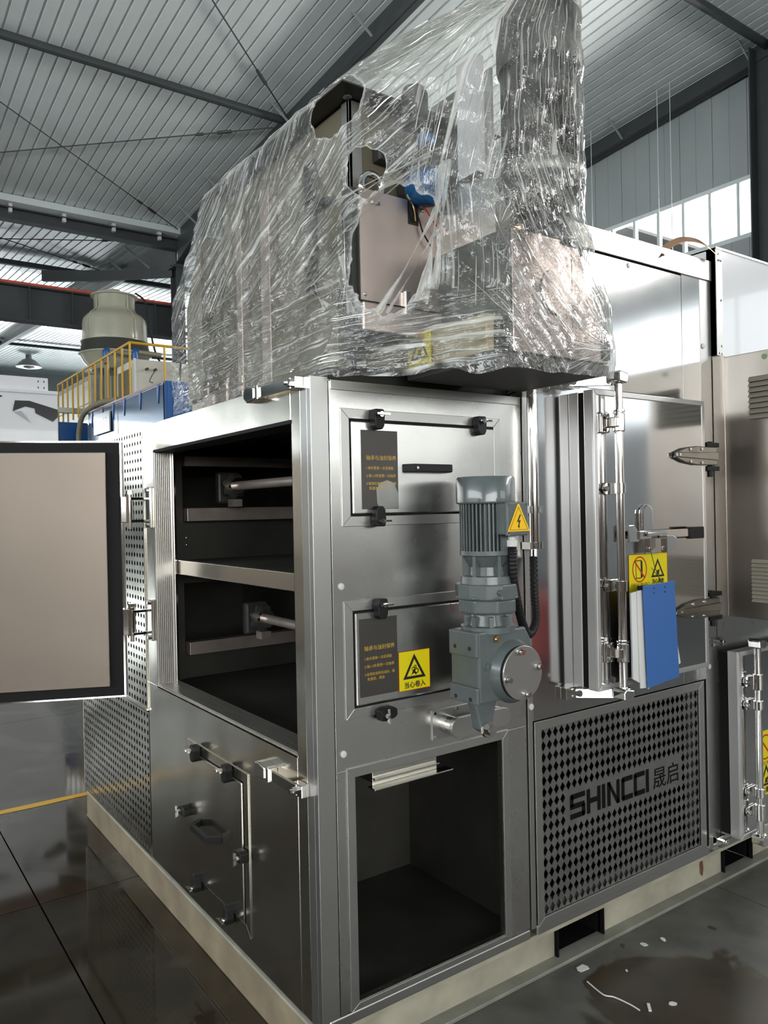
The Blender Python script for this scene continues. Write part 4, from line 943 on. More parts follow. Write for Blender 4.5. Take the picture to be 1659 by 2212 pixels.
tag(MB().tube(catmull([(3.85, 13.22, 5.77), (4.02, 13.15, 5.6), (4.09, 13.12, 5.1), (4.2, 13.1, 4.6), (4.15, 12.4, 4.2), (3.92, 11.15, 4.12), (3.88, 11.03, 3.95), (3.86, 11.02, 3.44)], 6), .018, 8).build('black_cable', 'black'), 'black cable drooping from the cooling tower rim past the white unit', 'cable')
for k, (x, y) in enumerate(((3.15, 12.75), (3.62, 12.55))):
    m = thing('water_pipe', ['grey water pipe with blue elbow bent below the tower basin, left of two', 'grey water pipe with blue elbow bent below the tower basin, right of two'][k], 'pipe', (x, y, 3.4))
    MB().tube([(x + .5, y + .1, 4.50), (x, y, 4.50)], .045, 12).tube([(x, y, 4.35), (x, y, 3.41)], .045, 12).build('pipe', 'hose', m)
    MB().tube(catmull([(x + .04, y, 4.50), (x - .01, y, 4.49), (x, y, 4.33)], 5), .062, 12).build('elbow', 'blue_paint', m)

be = thing('blue_enclosure', 'blue film covered machine enclosure carrying the railing and white sign', 'enclosure', (2.9, 9.1, 0))
FX, FY0, FY1, FZ = 2.905, 9.105, 13.1, 3.409
MB().box(FX, 5.0, FY0 + .02, 13.1, 0, FZ - .02).build('enclosure_body', 'pink_sheet', be)
MB().box(FX - .004, FX, FY0 + .05, FY1, 2.62, FZ - .045).build('blue_film', 'blue_film', be)
MB().box(FX - .03, FX + .10, FY0, FY1, FZ - .03, FZ).build('top_edge', 'pink_sheet', be)
MB().frame((0, FY0 + .02, 0), X, Z, (0, -.03, 0), FX, 5.0, 0, FZ, .10).box(FX, FX + .06, FY0 - .012, FY0 + .06, 0, FZ).build('blue_end_frame', 'blue_paint', be, bevel=.006)
MB().box(FX + .1, 4.9, FY0 + .005, FY0 + .018, .1, FZ - .1).build('blue_end_panel', 'blue_paint', be)
m = MB()
for y in (9.35, 10.15, 10.95, 11.55, 12.2, 12.85):
    m.prism([(-.05, 0), (.05, 0), (.03, -.14), (0, -.26), (-.025, -.14)], (FX - .0045, y, FZ - .04), Y, Z, (-.012, 0, 0))
m.build('film_fold', 'blue_paint', be)
MB().box(FX - .006, FX - .004, 11.3, 11.32, 0, FZ - .04).build('panel_seam', 'cast_dark', be)
sg = thing('white_sign', 'white sign board with rotated dark characters on the blue enclosure', 'sign', (2.89, 12.1, 2.9))
MB().box(2.858, 2.884, 11.66, 12.62, 2.93, 3.28).build('sign_board', 'white_sheet', sg, bevel=.004)
m = MB()
for y, zs_ in ((12.22, (3.13,)), (12.10, (3.14, 3.09, 3.03)), (11.98, (3.17, 3.13, 3.09, 3.05)), (11.86, (3.18, 3.12, 3.05)), (11.79, (3.15, 3.10))):
    for z in zs_: m.box(2.8568, 2.8578, y - .03, y + .03, z - .008, z + .008)
m.build('sign_marks', 'label_grey', sg)
tag(MB().box(3.13, 5.0, 13.12, 18.3, 0, FZ - .02).build('machine_platform', 'pink_sheet', bevel=.01), 'pale sheet-clad platform block that the cooling tower stands on', 'platform')
# railing
ra = thing('yellow_railing', 'yellow steel railing round the top of the blue enclosure', 'railing', (2.95, 10.78, 3.409))
rx0, ry0, ry1, rzb, rzt = 2.95, 10.78, 15.6, 3.409, 4.27
MB().cyl((rx0, ry0 - .0, rzt), (rx0, ry1, rzt), .022, n=10).build('top_rail', 'rail', ra)
MB().cyl((rx0, ry0, rzt), (4.6, ry0, rzt), .022, n=10).build('top_rail', 'rail', ra)
bl = None
for k in range(13):
    y = ry0 + (ry1 - ry0) * (k / 12) ** 1.0
    if bl is None: bl = MB().cyl((rx0, y, rzb), (rx0, y, rzt), .018, n=8).build('baluster', 'rail', ra)
    else:
        o = bl.copy(); COL.objects.link(o); o.location = (0, y - ry0, 0)
for x in (3.52, 4.08, 4.58):
    o = bl.copy(); COL.objects.link(o); o.location = (x - rx0, 0, 0)
b1 = thing('white_unit', 'off-white unit with brown mesh side and two round fittings near the railing corner', 'cabinet', (3.12, 11.1, 3.409))
MB().box(3.12, 4.4, 11.1, 12.05, 3.41, 4.08).build('cabinet_body', 'box_white', b1, bevel=.01)
MB().frame((3.119, 0, 0), Y, Z, (-.012, 0, 0), 11.14, 12.0, 3.44, 4.0, .05).build('side_frame', 'box_white', b1)
MB().box(3.108, 3.119, 11.19, 11.95, 3.49, 3.95).build('side_mesh', plain('brown_filter_mesh', L((104, 94, 72)), .7, 0, .2, 40), b1)
MB().box(3.112, 3.15, 11.085, 11.12, 3.41, 4.09).build('corner_trim', 'white_sheet', b1)
for x in (3.75, 3.92): MB().torus((x, 11.098, 3.90), Y, .045, .010, 20, 6).build('round_fitting', 'box_white', b1)
for x in (3.32, 3.46): MB().cyl((x, 11.1, 3.92), (x, 11.03, 3.92), .022, n=12).build('pipe_stub', 'cast_dark', b1)
m = MB().tube(catmull([(3.46, 11.03, 3.92), (3.40, 11.05, 3.82), (3.36, 11.06, 3.72), (3.42, 11.06, 3.70)], 5), .007, 6).tube(catmull([(3.3, 11.06, 3.55), (3.5, 11.07, 3.62), (3.6, 11.08, 3.65)], 4), .007, 6); m.build('dangling_wire', 'cast_dark', b1)
b2 = thing('white_tank_box', 'taller off-white box with panel seams behind the left railing bars', 'cabinet', (3.54, 15.3, 3.4))
MB().box(3.54, 4.6, 15.3, 18.2, 3.41, 4.50).build('cabinet_body', 'box_white', b2, bevel=.01)
MB().box(3.532, 3.54, 15.34, 18.1, 4.40, 4.48).box(3.532, 3.54, 15.34, 18.1, 3.9, 3.93).box(3.6, 4.5, 15.29, 15.3, 3.9, 3.92).box(3.98, 4.0, 15.29, 15.3, 3.41, 4.5).build('seam_strip', 'hose', b2)
tag(MB().lathe((3.42, 12.42, 3.41), Z, [(0, .17), (.12, .2), (.26, .17), (.34, .08), (.36, .03)], 16).build('brown_sack', 'sack', smooth=True), 'brown sack slumped on the platform behind the railing', 'sack')
tag(MB().lathe((3.14, 12.22, 3.41), Z, [(0, .12), (.06, .14), (.12, .10), (.14, .03)], 14).build('blue_bundle', 'blue_paint', smooth=True), 'small blue bundle lying by the brown sack behind the railing', 'bundle')
bb = thing('blue_tank', 'bright blue tank with pale edge left of the blue enclosure', 'tank', (2.8, 14.0, 0))
MB().box(2.54, 3.10, 13.85, 14.4, 0, 3.30).build('tank_body', 'blue_paint', bb, bevel=.03)
MB().box(2.51, 2.54, 13.84, 13.89, 0, 3.32).build('edge_strip', 'white_sheet', bb)
tag(MB().box(1.3, 3.3, 14.42, 14.55, 3.55, 3.65).build('cable_tray', 'box_white'), 'pale cable tray running level behind the blue tank', 'tray')
tag(MB().tube(catmull([(3.04, 11.55, 3.465), (2.90, 12.4, 3.49), (2.86, 13.25, 3.40), (2.84, 13.5, 3.15), (2.83, 13.55, 2.7), (2.82, 13.5, 1.2), (2.75, 13.4, .06)], 6), .05, 10).build('grey_hose', 'hose', smooth=True), 'thick beige hose bending down in front of the blue tank', 'hose')
wc = thing('white_cabinet', 'tall white cabinet with torn black tape on its face, behind the open door', 'cabinet', (0, 9.05, 0))
MB().box(-1.6, 1.445, 9.05, 10.4, 0, 3.10).build('cabinet_body', 'white_sheet', wc, bevel=.006)
MB().box(-1.6, 1.45, 9.03, 10.42, 3.09, 3.14).build('cabinet_lid', 'white_sheet', wc, bevel=.01)
MB().box(-1.6, 1.34, 9.09, 10.2, 3.14, 3.31).build('top_channel', 'white_sheet', wc, bevel=.004)
for x in (1.22, 1.29):
    for z in (3.18, 3.26): MB().box(x - .006, x + .006, 9.0885, 9.0895, z - .012, z + .012).build('slot', 'ink', wc)
MB().prism([(.93, 2.99), (1.10, 2.995), (1.445, 2.90), (1.44, 2.80), (1.38, 2.74), (1.17, 2.84), (1.16, 2.90), (1.05, 2.92), (.90, 2.85)], (0, 9.048, 0), X, Z, (0, -.006, 0)).build('black_tape', 'black_sheet', wc, label='torn black tape')
MB().prism([(.3, 3.01), (.78, 3.045), (.78, 3.03), (.64, 2.975), (.3, 2.95)], (0, 9.048, 0), X, Z, (0, -.006, 0)).build('black_tape', 'black_sheet', wc, label='torn black tape')
MB().add([(.90, 9.045, 2.85), (1.12, 9.03, 2.70), (1.00, 9.02, 2.86)], [(0, 1, 2), (2, 1, 0)]).build('tape_backing', 'white_sheet', wc)
pl = thing('pendant_lamp', 'grey bell lamp hanging from the far bright roof', 'lamp', (7.44, 41.35, 9.0))
MB().cyl((7.44, 41.35, 9.9), (7.44, 41.35, 10.05), .05, n=10).cyl((7.44, 41.35, 9.8), (7.44, 41.35, 11.0), .02, n=8).build('lamp_stem', 'lamp_grey', pl)
MB().lathe((7.44, 41.35, 9.2), Z, [(0, .62), (.08, .60), (.35, .34), (.42, .16), (.62, .14), (.64, .05)], 24).build('lamp_shade', 'lamp_grey', pl, smooth=True)
MB().lathe((7.44, 41.35, 9.2), -Z, [(0, .3), (.06, .25), (.1, .1)], 16).build('lamp_glass', 'white_sheet', pl, smooth=True)
# red tarpaulined crate whose reflection shows in the tall cabinet
rt = thing('red_crate', 'red tarpaulin covered crate reflected in the tall cabinet front', 'crate', (4.8, -3.8, 0))
MB().box(4.4, 5.2, -4.2, -3.4, 0, .62).build('tarpaulin', 'red_plastic', rt, bevel=.08)

# ------------------------------------------------------------------ litter on the floor, front right
tag(MB().prism([(-.02, -.012), (.016, -.016), (.022, -.004), (.016, .013), (-.014, .012), (-.022, 0)], (.947, -.045, .001), X, Y, (0, 0, .002)).build('paper_scrap', 'paper'), 'torn white paper scrap lying on wet floor by the skid', 'scrap')
tag(MB().tube(catmull([(.902, -.103, .003), (.893, -.145, .003), (.888, -.182, .004), (.905, -.205, .003), (.914, -.255, .003), (.914, -.29, .003)], 6), .0022, 6).build('plastic_strip', 'paper'), 'thin white curved plastic strip on wet floor', 'strip')
tag(MB().obox((.948, -.298, .003), (.012, .012, 0), (-.003, .003, 0), (0, 0, .002)).build('plastic_bit', 'paper'), 'short white plastic bit beside the curved strip', 'scrap')
rng = random.Random(3)
SC = ['at the skid edge', 'nearest the picture edge', 'beside the dark slot', 'by the floor joint', 'in the dry patch', 'next to the puddle rim', 'near the torn paper']
for k, (x, y) in enumerate(((1.16, -.04), (1.22, -.08), (1.30, -.10), (1.5, -.16), (1.05, -.14), (1.02, -.33), (.86, -.34))):
    a = rng.random() * 3; u_ = Vector((math.cos(a), math.sin(a), 0)); v_ = Vector((-u_.y, u_.x, 0)); s = .004 + .006 * rng.random()
    pts = [(s * 1.4 * math.cos(q) * (.7 + .6 * rng.random()), s * math.sin(q) * (.7 + .6 * rng.random())) for q in [2 * PI * i / 7 for i in range(7)]]
    tag(MB().prism(pts, (x, y, .0005), u_, v_, (0, 0, .0015)).build('floor_crumb', 'paper' if k % 3 else 'cast_dark'), 'tiny pale crumb on the concrete ' + SC[k], 'crumb', 'crumbs on the floor')

# ------------------------------------------------------------------ the film-wrapped conveyor head on top
cu_ = thing('conveyor_head', 'film-wrapped drive unit with tall finned motor standing on the dryer cabinet', 'machine', (.37, .25, 1.852))
MB().box(.075, .742, .04, .93, 1.853, 1.885).box(.30, .742, -.36, -.02, 1.858, 1.885).build('base_tray', 'cast_dark', cu_, bevel=.003)
# tall sheet housing, lid with overhang and white lifting-hole disc, corner angle
HX0, HY0, HY1, HZ = .128, -.015, .80, 2.590
hs = MB().box(HX0, .60, HY0, HY1, 1.885, HZ).build('housing', 'olive_steel', cu_, bevel=.002)
MB().box(HX0 - .006, HX0 + .035, HY0 - .006, HY0 + .004, 1.885, HZ).box(HX0 - .006, HX0 + .004, HY0 - .006, HY0 + .03, 1.885, HZ).build('corner_angle', 'steel_trim', cu_, bevel=.001)
MB().box(.066, .62, -.080, .83, HZ + .004, HZ + .008).build('lid', 'cast_dark', cu_)
MB().cyl((.12, -.02, HZ + .003), (.12, -.02, HZ + .0105), .012, n=16).build('lifting_hole_disc', 'white_sheet', cu_)  # white disc in place of a hole, bright background put in as colour
MB().box(HX0 - .004, HX0, .16, .225, 1.95, 2.50).build('louvre_strip', 'cast_dark', cu_)
m = MB()
for k in range(26): m.obox((HX0 - .008, .1925, 1.965 + k * .0205), (.006, 0, .006), (0, .028, 0), (.0008, 0, -.0008))
m.build('louvre_slats', 'beam_steel', cu_, kind='stuff')
MB().box(HX0 - .03, HX0, .40, .46, 1.9, 2.5).box(HX0 - .03, HX0, .60, .64, 1.9, 2.5).build('rib_post', 'beam_steel', cu_, bevel=.002)
MB().prism([(0, 0), (.012, .02), (.118, .02), (.13, 0), (.12, 0), (.108, .013), (.022, .013), (.01, 0)], (HX0, .06, 2.345), Y, -X, Z * .02).build('grip_handle', 'black', cu_, bevel=.002)
MB().box(HX0 - .03, HX0 + .02, -.06, HY0, 1.9, 2.34).build('dark_post', 'cast_dark', cu_)
MB().prism([(.80, 1.885), (.935, 1.885), (.935, 2.22), (.80, 2.46)], (.04, 0, 0), Y, Z, (.6, 0, 0)).box(.10, HX0, .02, .80, 1.885, 2.10).build('rear_hopper', 'olive_steel', cu_, bevel=.002)
# front cover with slot, ring bolt, blue fan motor, wires
PY = -.075
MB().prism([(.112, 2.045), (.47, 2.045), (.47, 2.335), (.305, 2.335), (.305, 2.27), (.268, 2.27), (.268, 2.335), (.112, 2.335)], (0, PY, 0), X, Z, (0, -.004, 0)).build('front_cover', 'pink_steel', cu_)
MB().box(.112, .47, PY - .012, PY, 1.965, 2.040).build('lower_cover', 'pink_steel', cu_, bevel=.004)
MB().box(.112, .47, PY + .001, HY0, 1.95, 2.33).box(.112, .47, PY + .002, PY + .006, 2.036, 2.048).build('cover_box', 'cast_dark', cu_)
for x, z in ((.122, 2.325), (.32, 2.315), (.345, 2.062), (.125, 2.06)): MB().lathe((x, PY - .004, z), -Y, [(0, .006), (.004, .004)], 12).build('cover_screw', 'chrome', cu_, smooth=True)
rg = MB().torus((.163, -.062, 2.352), (0, 1, 0), .033, .0095, 32, 12).build('ring_bolt', 'chrome', cu_, smooth=True)
MB().lathe((.163, -.062, 2.300), Z, [(0, .024), (.008, .022), (.014, .014), (.022, .012)], 18).build('ring_base', 'chrome', rg, smooth=True)
MB().box(.245, .262, PY - .02, PY - .004, 2.02, 2.085).build('door_catch', 'chrome', cu_, bevel=.003)
MB().prism([(.36, 1.97), (.47, 1.97), (.47, 2.09), (.41, 2.07)], (0, PY - .013, 0), X, Z, (0, -.006, 0)).build('corner_gusset', 'cast_dark', cu_)
MB().prism([(.40, 2.0), (.47, 2.0), (.47, 2.05)], (0, PY - .0195, 0), X, Z, (0, -.001, 0)).build('yellow_mark', 'yellow', cu_)
bm = MB().lathe((.315, -.075, 2.375), (-0.05, -1, -.25), [(0, .05), (.06, .05), (.072, .044), (.078, .026)], 28).build('blue_motor', 'motor_blue', cu_, smooth=True, label='blue fan motor')
MB().cyl((.317, -.02, 2.39), (.315, -.08, 2.375), .04, n=20).build('motor_neck', 'cast_dark', bm)
tb_ = MB().box(.20, .45, -.05, .0, 2.44, 2.50).build('cross_bracket', 'cast_dark', cu_, bevel=.006)
MB().lathe((.275, -.11, 2.52), Z, [(0, .036), (.085, .036), (.10, .03), (.106, .015)], 24).build('black_cylinder', 'black', cu_, smooth=True)
MB().box(.275, .315, -.15, -.12, 2.465, 2.492).build('blue_coupling', 'motor_blue', cu_)
for k, (mt, pth) in enumerate((('black', [(.29, -.07, 2.33), (.30, -.085, 2.29), (.312, -.09, 2.25), (.335, -.095, 2.215)]), ('red_ink', [(.275, -.075, 2.36), (.31, -.095, 2.32), (.335, -.10, 2.29), (.37, -.10, 2.255)]), ('black', [(.28, -.07, 2.36), (.275, -.08, 2.31), (.285, -.082, 2.28)]), ('brass', [(.27, -.07, 2.35), (.285, -.083, 2.32), (.29, -.083, 2.28)]))):
    MB().tube(catmull(pth, 6), .0025, 6).build('loose_wire', mt, cu_)
# side plates with bolt holes
MB().box(.372, .380, -.352, -.08, 1.89, 2.20).build('bearing_plate', 'green_plate', cu_, bevel=.002)
for y, z in ((-.335, 2.175), (-.22, 2.10), (-.13, 2.17)): MB().cyl((.371, y, z), (.3715, y, z), .012, n=18).build('bolt_hole', 'ink', cu_)
MB().box(.370, .372, -.352, -.1, 2.062, 2.066).build('plate_joint', 'ink', cu_)
MB().box(.372, .38, -.30, -.06, 2.2, 2.62).build('upper_plate', 'steel_trim', cu_)
MB().box(.345, .372, -.275, -.20, 2.36, 2.66).build('milky_band_plate', 'white_sheet', cu_)  # added white plate imitating the milky haze of the film
# front housing under the motor
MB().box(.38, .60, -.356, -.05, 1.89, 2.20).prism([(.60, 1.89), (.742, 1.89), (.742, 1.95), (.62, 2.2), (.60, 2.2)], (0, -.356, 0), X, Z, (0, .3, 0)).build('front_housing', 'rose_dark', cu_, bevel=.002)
MB().box(.72, .744, -.362, -.30, 1.90, 1.955).build('corner_foot', 'cast_dark', cu_)
MB().lathe((.405, -.356, 2.20), -Y, [(0, .012), (.008, .011), (.012, .006)], 16).build('side_plug', 'brass', cu_)
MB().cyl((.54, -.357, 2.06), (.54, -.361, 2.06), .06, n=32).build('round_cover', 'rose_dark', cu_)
# big vertical motor
VX, VY, VR = .598, -.255, .100
MB().lathe((VX, VY, 2.19), Z, [(0, .11), (.02, .105), (.03, .085), (.13, .085), (.16, .10)], 36).build('motor_stool', 'black', cu_, smooth=True)
MB().lathe((VX, VY, 2.385), Z, [(0, .118), (.012, .122), (.028, .122), (.045, .112), (.05, .10)], 44).build('motor_ring', 'galv', cu_, smooth=True)
m = MB().cyl((VX, VY, 2.43), (VX, VY, 2.70), .086, n=40)
for k in range(36):
    t = 2 * PI * k / 36; e = Vector((math.cos(t), math.sin(t), 0)); m.obox(Vector((VX, VY, 2.565)) + e * .094, e * .012, e.cross(Z) * .0022, Z * .13)
m.build('motor_fins', 'cast_dark', cu_)
MB().box(VX - .135, VX - .06, VY - .075, VY - .02, 2.50, 2.66).build('terminal_box', 'cast_dark', cu_, bevel=.006)
MB().lathe((VX, VY, 2.695), Z, [(0, .112), (.01, .116), (.14, .116), (.16, .10), (.165, .05)], 40).build('fan_cowl', 'cast_dark', cu_, smooth=True)
# channel with the yellow sticker
MB().box(.318, .345, -.325, .34, 1.888, 1.985).build('sticker_channel', 'wood', cu_, bevel=.004, label='pale channel with black label and yellow sticker')
MB().box(.312, .318, .06, .16, 1.895, 1.972).build('black_label', 'label_grey', cu_)
for k in range(4): MB().box(.3112, .312, .095, .14, 1.907 + .017 * k, 1.915 + .017 * k).build('gold_line', 'gold', cu_)
MB().cyl((.318, .30, 1.985), (.29, .30, 1.985), .014, n=16).build('knob', 'galv', cu_)
s = MB().box(.3105, .3115, -.115, -.015, 1.876, 1.985).build('warning_sticker', 'yellow', cu_, label='yellow sticker with black triangle seen through film')
warn_triangle((.3104, -.065, 1.935), -Y, Z, -X, .046, s, 'hot')
lettering('当心烫伤', (.3100, -.030, 1.882), -Y, Z, .018, 'ink', s, n=(-1, 0, 0), width=.072, bold=.03)
# wing bolts standing on the roof edge, seen through the film
for x, y in ((.06, .64), (.06, .52), (.06, .80)): MB().cyl((x, y, 1.853), (x, y, 1.935), .006, n=8).box(x - .03, x + .03, y - .004, y + .004, 1.905, 1.912).build('wing_bolt', 'beam_steel', cu_)
MB().box(.04, .09, .70, .90, 1.853, 1.90).build('hose_stub', 'beam_steel', cu_)

# ------------------------------------------------------------------ stretch film
def film_mat():
    m, t, b = nt('clear_stretch_film'); out = t.nodes['Material Output']; t.nodes.remove(b)
    uv = N(t, 'ShaderNodeUVMap', uv_map='flow')
    def streak(su, sv, det=3, dist=0.0, off=0.0):
        mp = N(t, 'ShaderNodeMapping'); mp.inputs['Scale'].default_value = (su, sv, 1); mp.inputs['Location'].default_value = (off, off * .7, 0)
        t.links.new(uv.outputs[0], mp.inputs[0]); n = N(t, 'ShaderNodeTexNoise'); n.inputs['Scale'].default_value = 1; n.inputs['Detail'].default_value = det; n.inputs['Distortion'].default_value = dist
        t.links.new(mp.outputs[0], n.inputs['Vector']); return n.outputs['Fac']
    def mth(op, a, b_=None):
        n = N(t, 'ShaderNodeMath', operation=op)
        for i, q in enumerate((a, b_)):
            if q is None: continue
            if isinstance(q, (int, float)): n.inputs[i].default_value = q
            else: t.links.new(q, n.inputs[i])
        return n.outputs[0]
    fine = streak(85, 2.4, 2, .35); mid = streak(24, 1.2, 2, .8, 3.1); crum = streak(46, 34, 3, 1.4, 7.7)
    big = N(t, 'ShaderNodeTexNoise'); big.inputs['Scale'].default_value = 3.4; big.inputs['Detail'].default_value = 3
    t.links.new(coords(t), big.inputs['Vector'])
    patch = ramp(t, big.outputs['Fac'], .40, .66)
    lay = N(t, 'ShaderNodeTexNoise'); lay.inputs['Scale'].default_value = 6.0; lay.inputs['Detail'].default_value = 2; lay.inputs['Distortion'].default_value = 1.2
    t.links.new(coords(t), lay.inputs['Vector'])
    dens = ramp(t, lay.outputs['Fac'], .40, .66)
    r4 = mth('MULTIPLY', ramp(t, streak(190, 70, 3, 1.6, 12.3), .63, .70), patch); r1 = mth('MAXIMUM', mth('MULTIPLY', ramp(t, fine, .58, .68), dens), r4); r2 = ramp(t, mid, .62, .72)
    d3 = mth('ABSOLUTE', mth('SUBTRACT', crum, .5)); r3 = mth('MULTIPLY', ramp(t, d3, 0.0, .03, (1, 1, 1, 1), (0, 0, 0, 1)), patch)
    lines = mth('MAXIMUM', mth('MULTIPLY', r1, .95), mth('MAXIMUM', mth('MULTIPLY', r2, .7), mth('MULTIPLY', r3, .6)))  # white streaks in the opacity imitate wrinkle highlights and glints
    veil = mth('MULTIPLY_ADD', dens, .12); t.nodes[-1].inputs[2].default_value = .05
    at = N(t, 'ShaderNodeAttribute', attribute_name='tear'); te = at.outputs['Fac']
    hem = mth('MULTIPLY', ramp(t, te, .97, 1.0), ramp(t, mth('SUBTRACT', te, .9), .10, .34, (1, 1, 1, 1), (0, 0, 0, 1)))
    keep = ramp(t, te, .955, .975)
    op = mth('MULTIPLY', mth('MINIMUM', mth('ADD', mth('ADD', lines, veil), mth('MULTIPLY', hem, .4)), .9), keep)
    hgt = mth('ADD', mth('MULTIPLY', fine, .5), mth('ADD', mth('MULTIPLY', mid, 1.4), mth('MULTIPLY', crum, .5)))
    bp = N(t, 'ShaderNodeBump'); bp.inputs['Strength'].default_value = .55; bp.inputs['Distance'].default_value = .012; t.links.new(hgt, bp.inputs['Height'])
    tr = N(t, 'ShaderNodeBsdfTransparent'); tr.inputs[0].default_value = (.97, .97, .95, 1)
    df = N(t, 'ShaderNodeBsdfDiffuse'); df.inputs[0].default_value = (.95, .95, .92, 1); t.links.new(bp.outputs[0], df.inputs['Normal'])
    tl = N(t, 'ShaderNodeBsdfTranslucent'); tl.inputs[0].default_value = (.92, .92, .88, 1); t.links.new(bp.outputs[0], tl.inputs['Normal'])
    gl = N(t, 'ShaderNodeBsdfGlossy'); gl.inputs['Roughness'].default_value = .07; t.links.new(bp.outputs[0], gl.inputs['Normal'])
    mk = N(t, 'ShaderNodeMixShader'); mk.inputs[0].default_value = .4; t.links.new(df.outputs[0], mk.inputs[1]); t.links.new(tl.outputs[0], mk.inputs[2])
    m1 = N(t, 'ShaderNodeMixShader'); t.links.new(op, m1.inputs[0]); t.links.new(tr.outputs[0], m1.inputs[1]); t.links.new(mk.outputs[0], m1.inputs[2])
    fr = N(t, 'ShaderNodeFresnel'); fr.inputs[0].default_value = 1.5; t.links.new(bp.outputs[0], fr.inputs['Normal'])
    fb = mth('MULTIPLY', mth('MINIMUM', mth('MULTIPLY', fr.outputs[0], 1.4), .5), keep)
    m2 = N(t, 'ShaderNodeMixShader'); t.links.new(fb, m2.inputs[0]); t.links.new(m1.outputs[0], m2.inputs[1]); t.links.new(gl.outputs[0], m2.inputs[2])
    t.links.new(m2.outputs[0], out.inputs[0]); return m
M['film'] = film_mat()

LEV = [  # z, ring corner points (plan), from far left round the camera side to far right
    (1.853, [(-.005, .955), (.03, .02), (.305, -.365), (.74, -.372), (.752, -.30), (.752, .93)]),
    (1.955, [(-.006, .955), (.055, -.01), (.316, -.372), (.748, -.378), (.756, -.30), (.752, .93)]),
    (2.10, [(-.008, .955), (.075, -.04), (.345, -.372), (.70, -.376), (.735, -.28), (.74, .92)]),
    (2.26, [(-.002, .950), (.072, -.075), (.362, -.368), (.640, -.372), (.705, -.27), (.725, .91)]),
    (2.42, [(.035, .88), (.062, -.086), (.372, -.362), (.634, -.374), (.712, -.27), (.71, .86)]),
    (2.588, [(.060, .815), (.058, -.090), (.376, -.360), (.634, -.374), (.712, -.27), (.69, .82)]),
    (2.604, [(.066, .80), (.066, -.088), (.378, -.360), (.634, -.374), (.712, -.27), (.69, .80)]),
    (2.72, [(.22, .40), (.205, -.14), (.388, -.360), (.634, -.374), (.712, -.26), (.70, .40)]),
    (2.86, [(.44, -.12), (.42, -.22), (.475, -.355), (.632, -.370), (.708, -.25), (.69, -.15)]),
    (2.875, [(.50, -.20), (.50, -.24), (.54, -.31), (.62, -.32), (.66, -.25), (.64, -.21)]),
]
EDGE = [90, 90, 110, 16, 40]                      # samples along each plan edge
def ring(z):
    for (za, a), (zb, b) in zip(LEV, LEV[1:]):
        if z <= zb + 1e-9:
            t = (z - za) / (zb - za); return [(p[0] + (q[0] - p[0]) * t, p[1] + (q[1] - p[1]) * t) for p, q in zip(a, b)]
    return LEV[-1][1]
zs = [1.853 + (2.60 - 1.853) * k / 120 for k in range(121)] + [2.604 + (2.86 - 2.604) * k / 40 for k in range(41)] + [2.875]
rows = []
for z in zs:
    P = ring(z); r = []
    for e, n in enumerate(EDGE):
        for k in range(n): 
            t = k / n; r.append((P[e][0] + (P[e + 1][0] - P[e][0]) * t, P[e][1] + (P[e + 1][1] - P[e][1]) * t))
    r.append(P[-1])
    for _ in range(3): r = [r[0]] + [((r[i - 1][0] + 2 * r[i][0] + r[i + 1][0]) / 4, (r[i - 1][1] + 2 * r[i][1] + r[i + 1][1]) / 4) for i in range(1, len(r) - 1)] + [r[-1]]
    rows.append(r)
NU, NV = len(rows[0]), len(rows)
ulen = [0.0]
for i in range(1, NU): ulen.append(ulen[-1] + math.dist(rows[30][i], rows[30][i - 1]))
cu1 = ulen[90]; cu2 = ulen[180]; cu3 = ulen[290]      # corner positions along the ring
PIN = [  # where the film is pinched (radial folds) or drawn along a direction: u, z, reach, frequency, direction
    (cu1 - .03, 2.60, .36, 1, None), (cu2 - .02, 2.19, .30, 1, None), (cu3 - .01, 1.925, .7, 1, None), 
    (cu1 + .30, 1.97, .8, 1, (1, .06)), (cu1 - .35, 2.0, .95, 1, (1, .08)), (cu1 - .70, 2.02, .95, 1, (1, .10)), (cu1 - .35, 2.28, 1, 1, (.88, .46)), (cu1 - .75, 2.30, 1, 1, (.66, .74)), (cu1 - .5, 2.48, 1, 1, (.5, .86)),
    (cu2 + .12, 2.55, 1.0, 1, (.06, 1)), (cu2 - .12, 2.5, .8, 1, (.25, .97)), (cu2 + .14, 2.06, .9, 1, (.74, -.67)), (cu2 - .12, 2.12, .8, 1, (-.12, 1)), (cu1 + .08, 2.48, .8, 1, (.8, .6)), (cu1 + .1, 2.75, 1, 1, (.75, .66)), (cu2 + .16, 2.30, .7, 1, (.5, -.86))]
vs, fl_, uvs = [], [], []
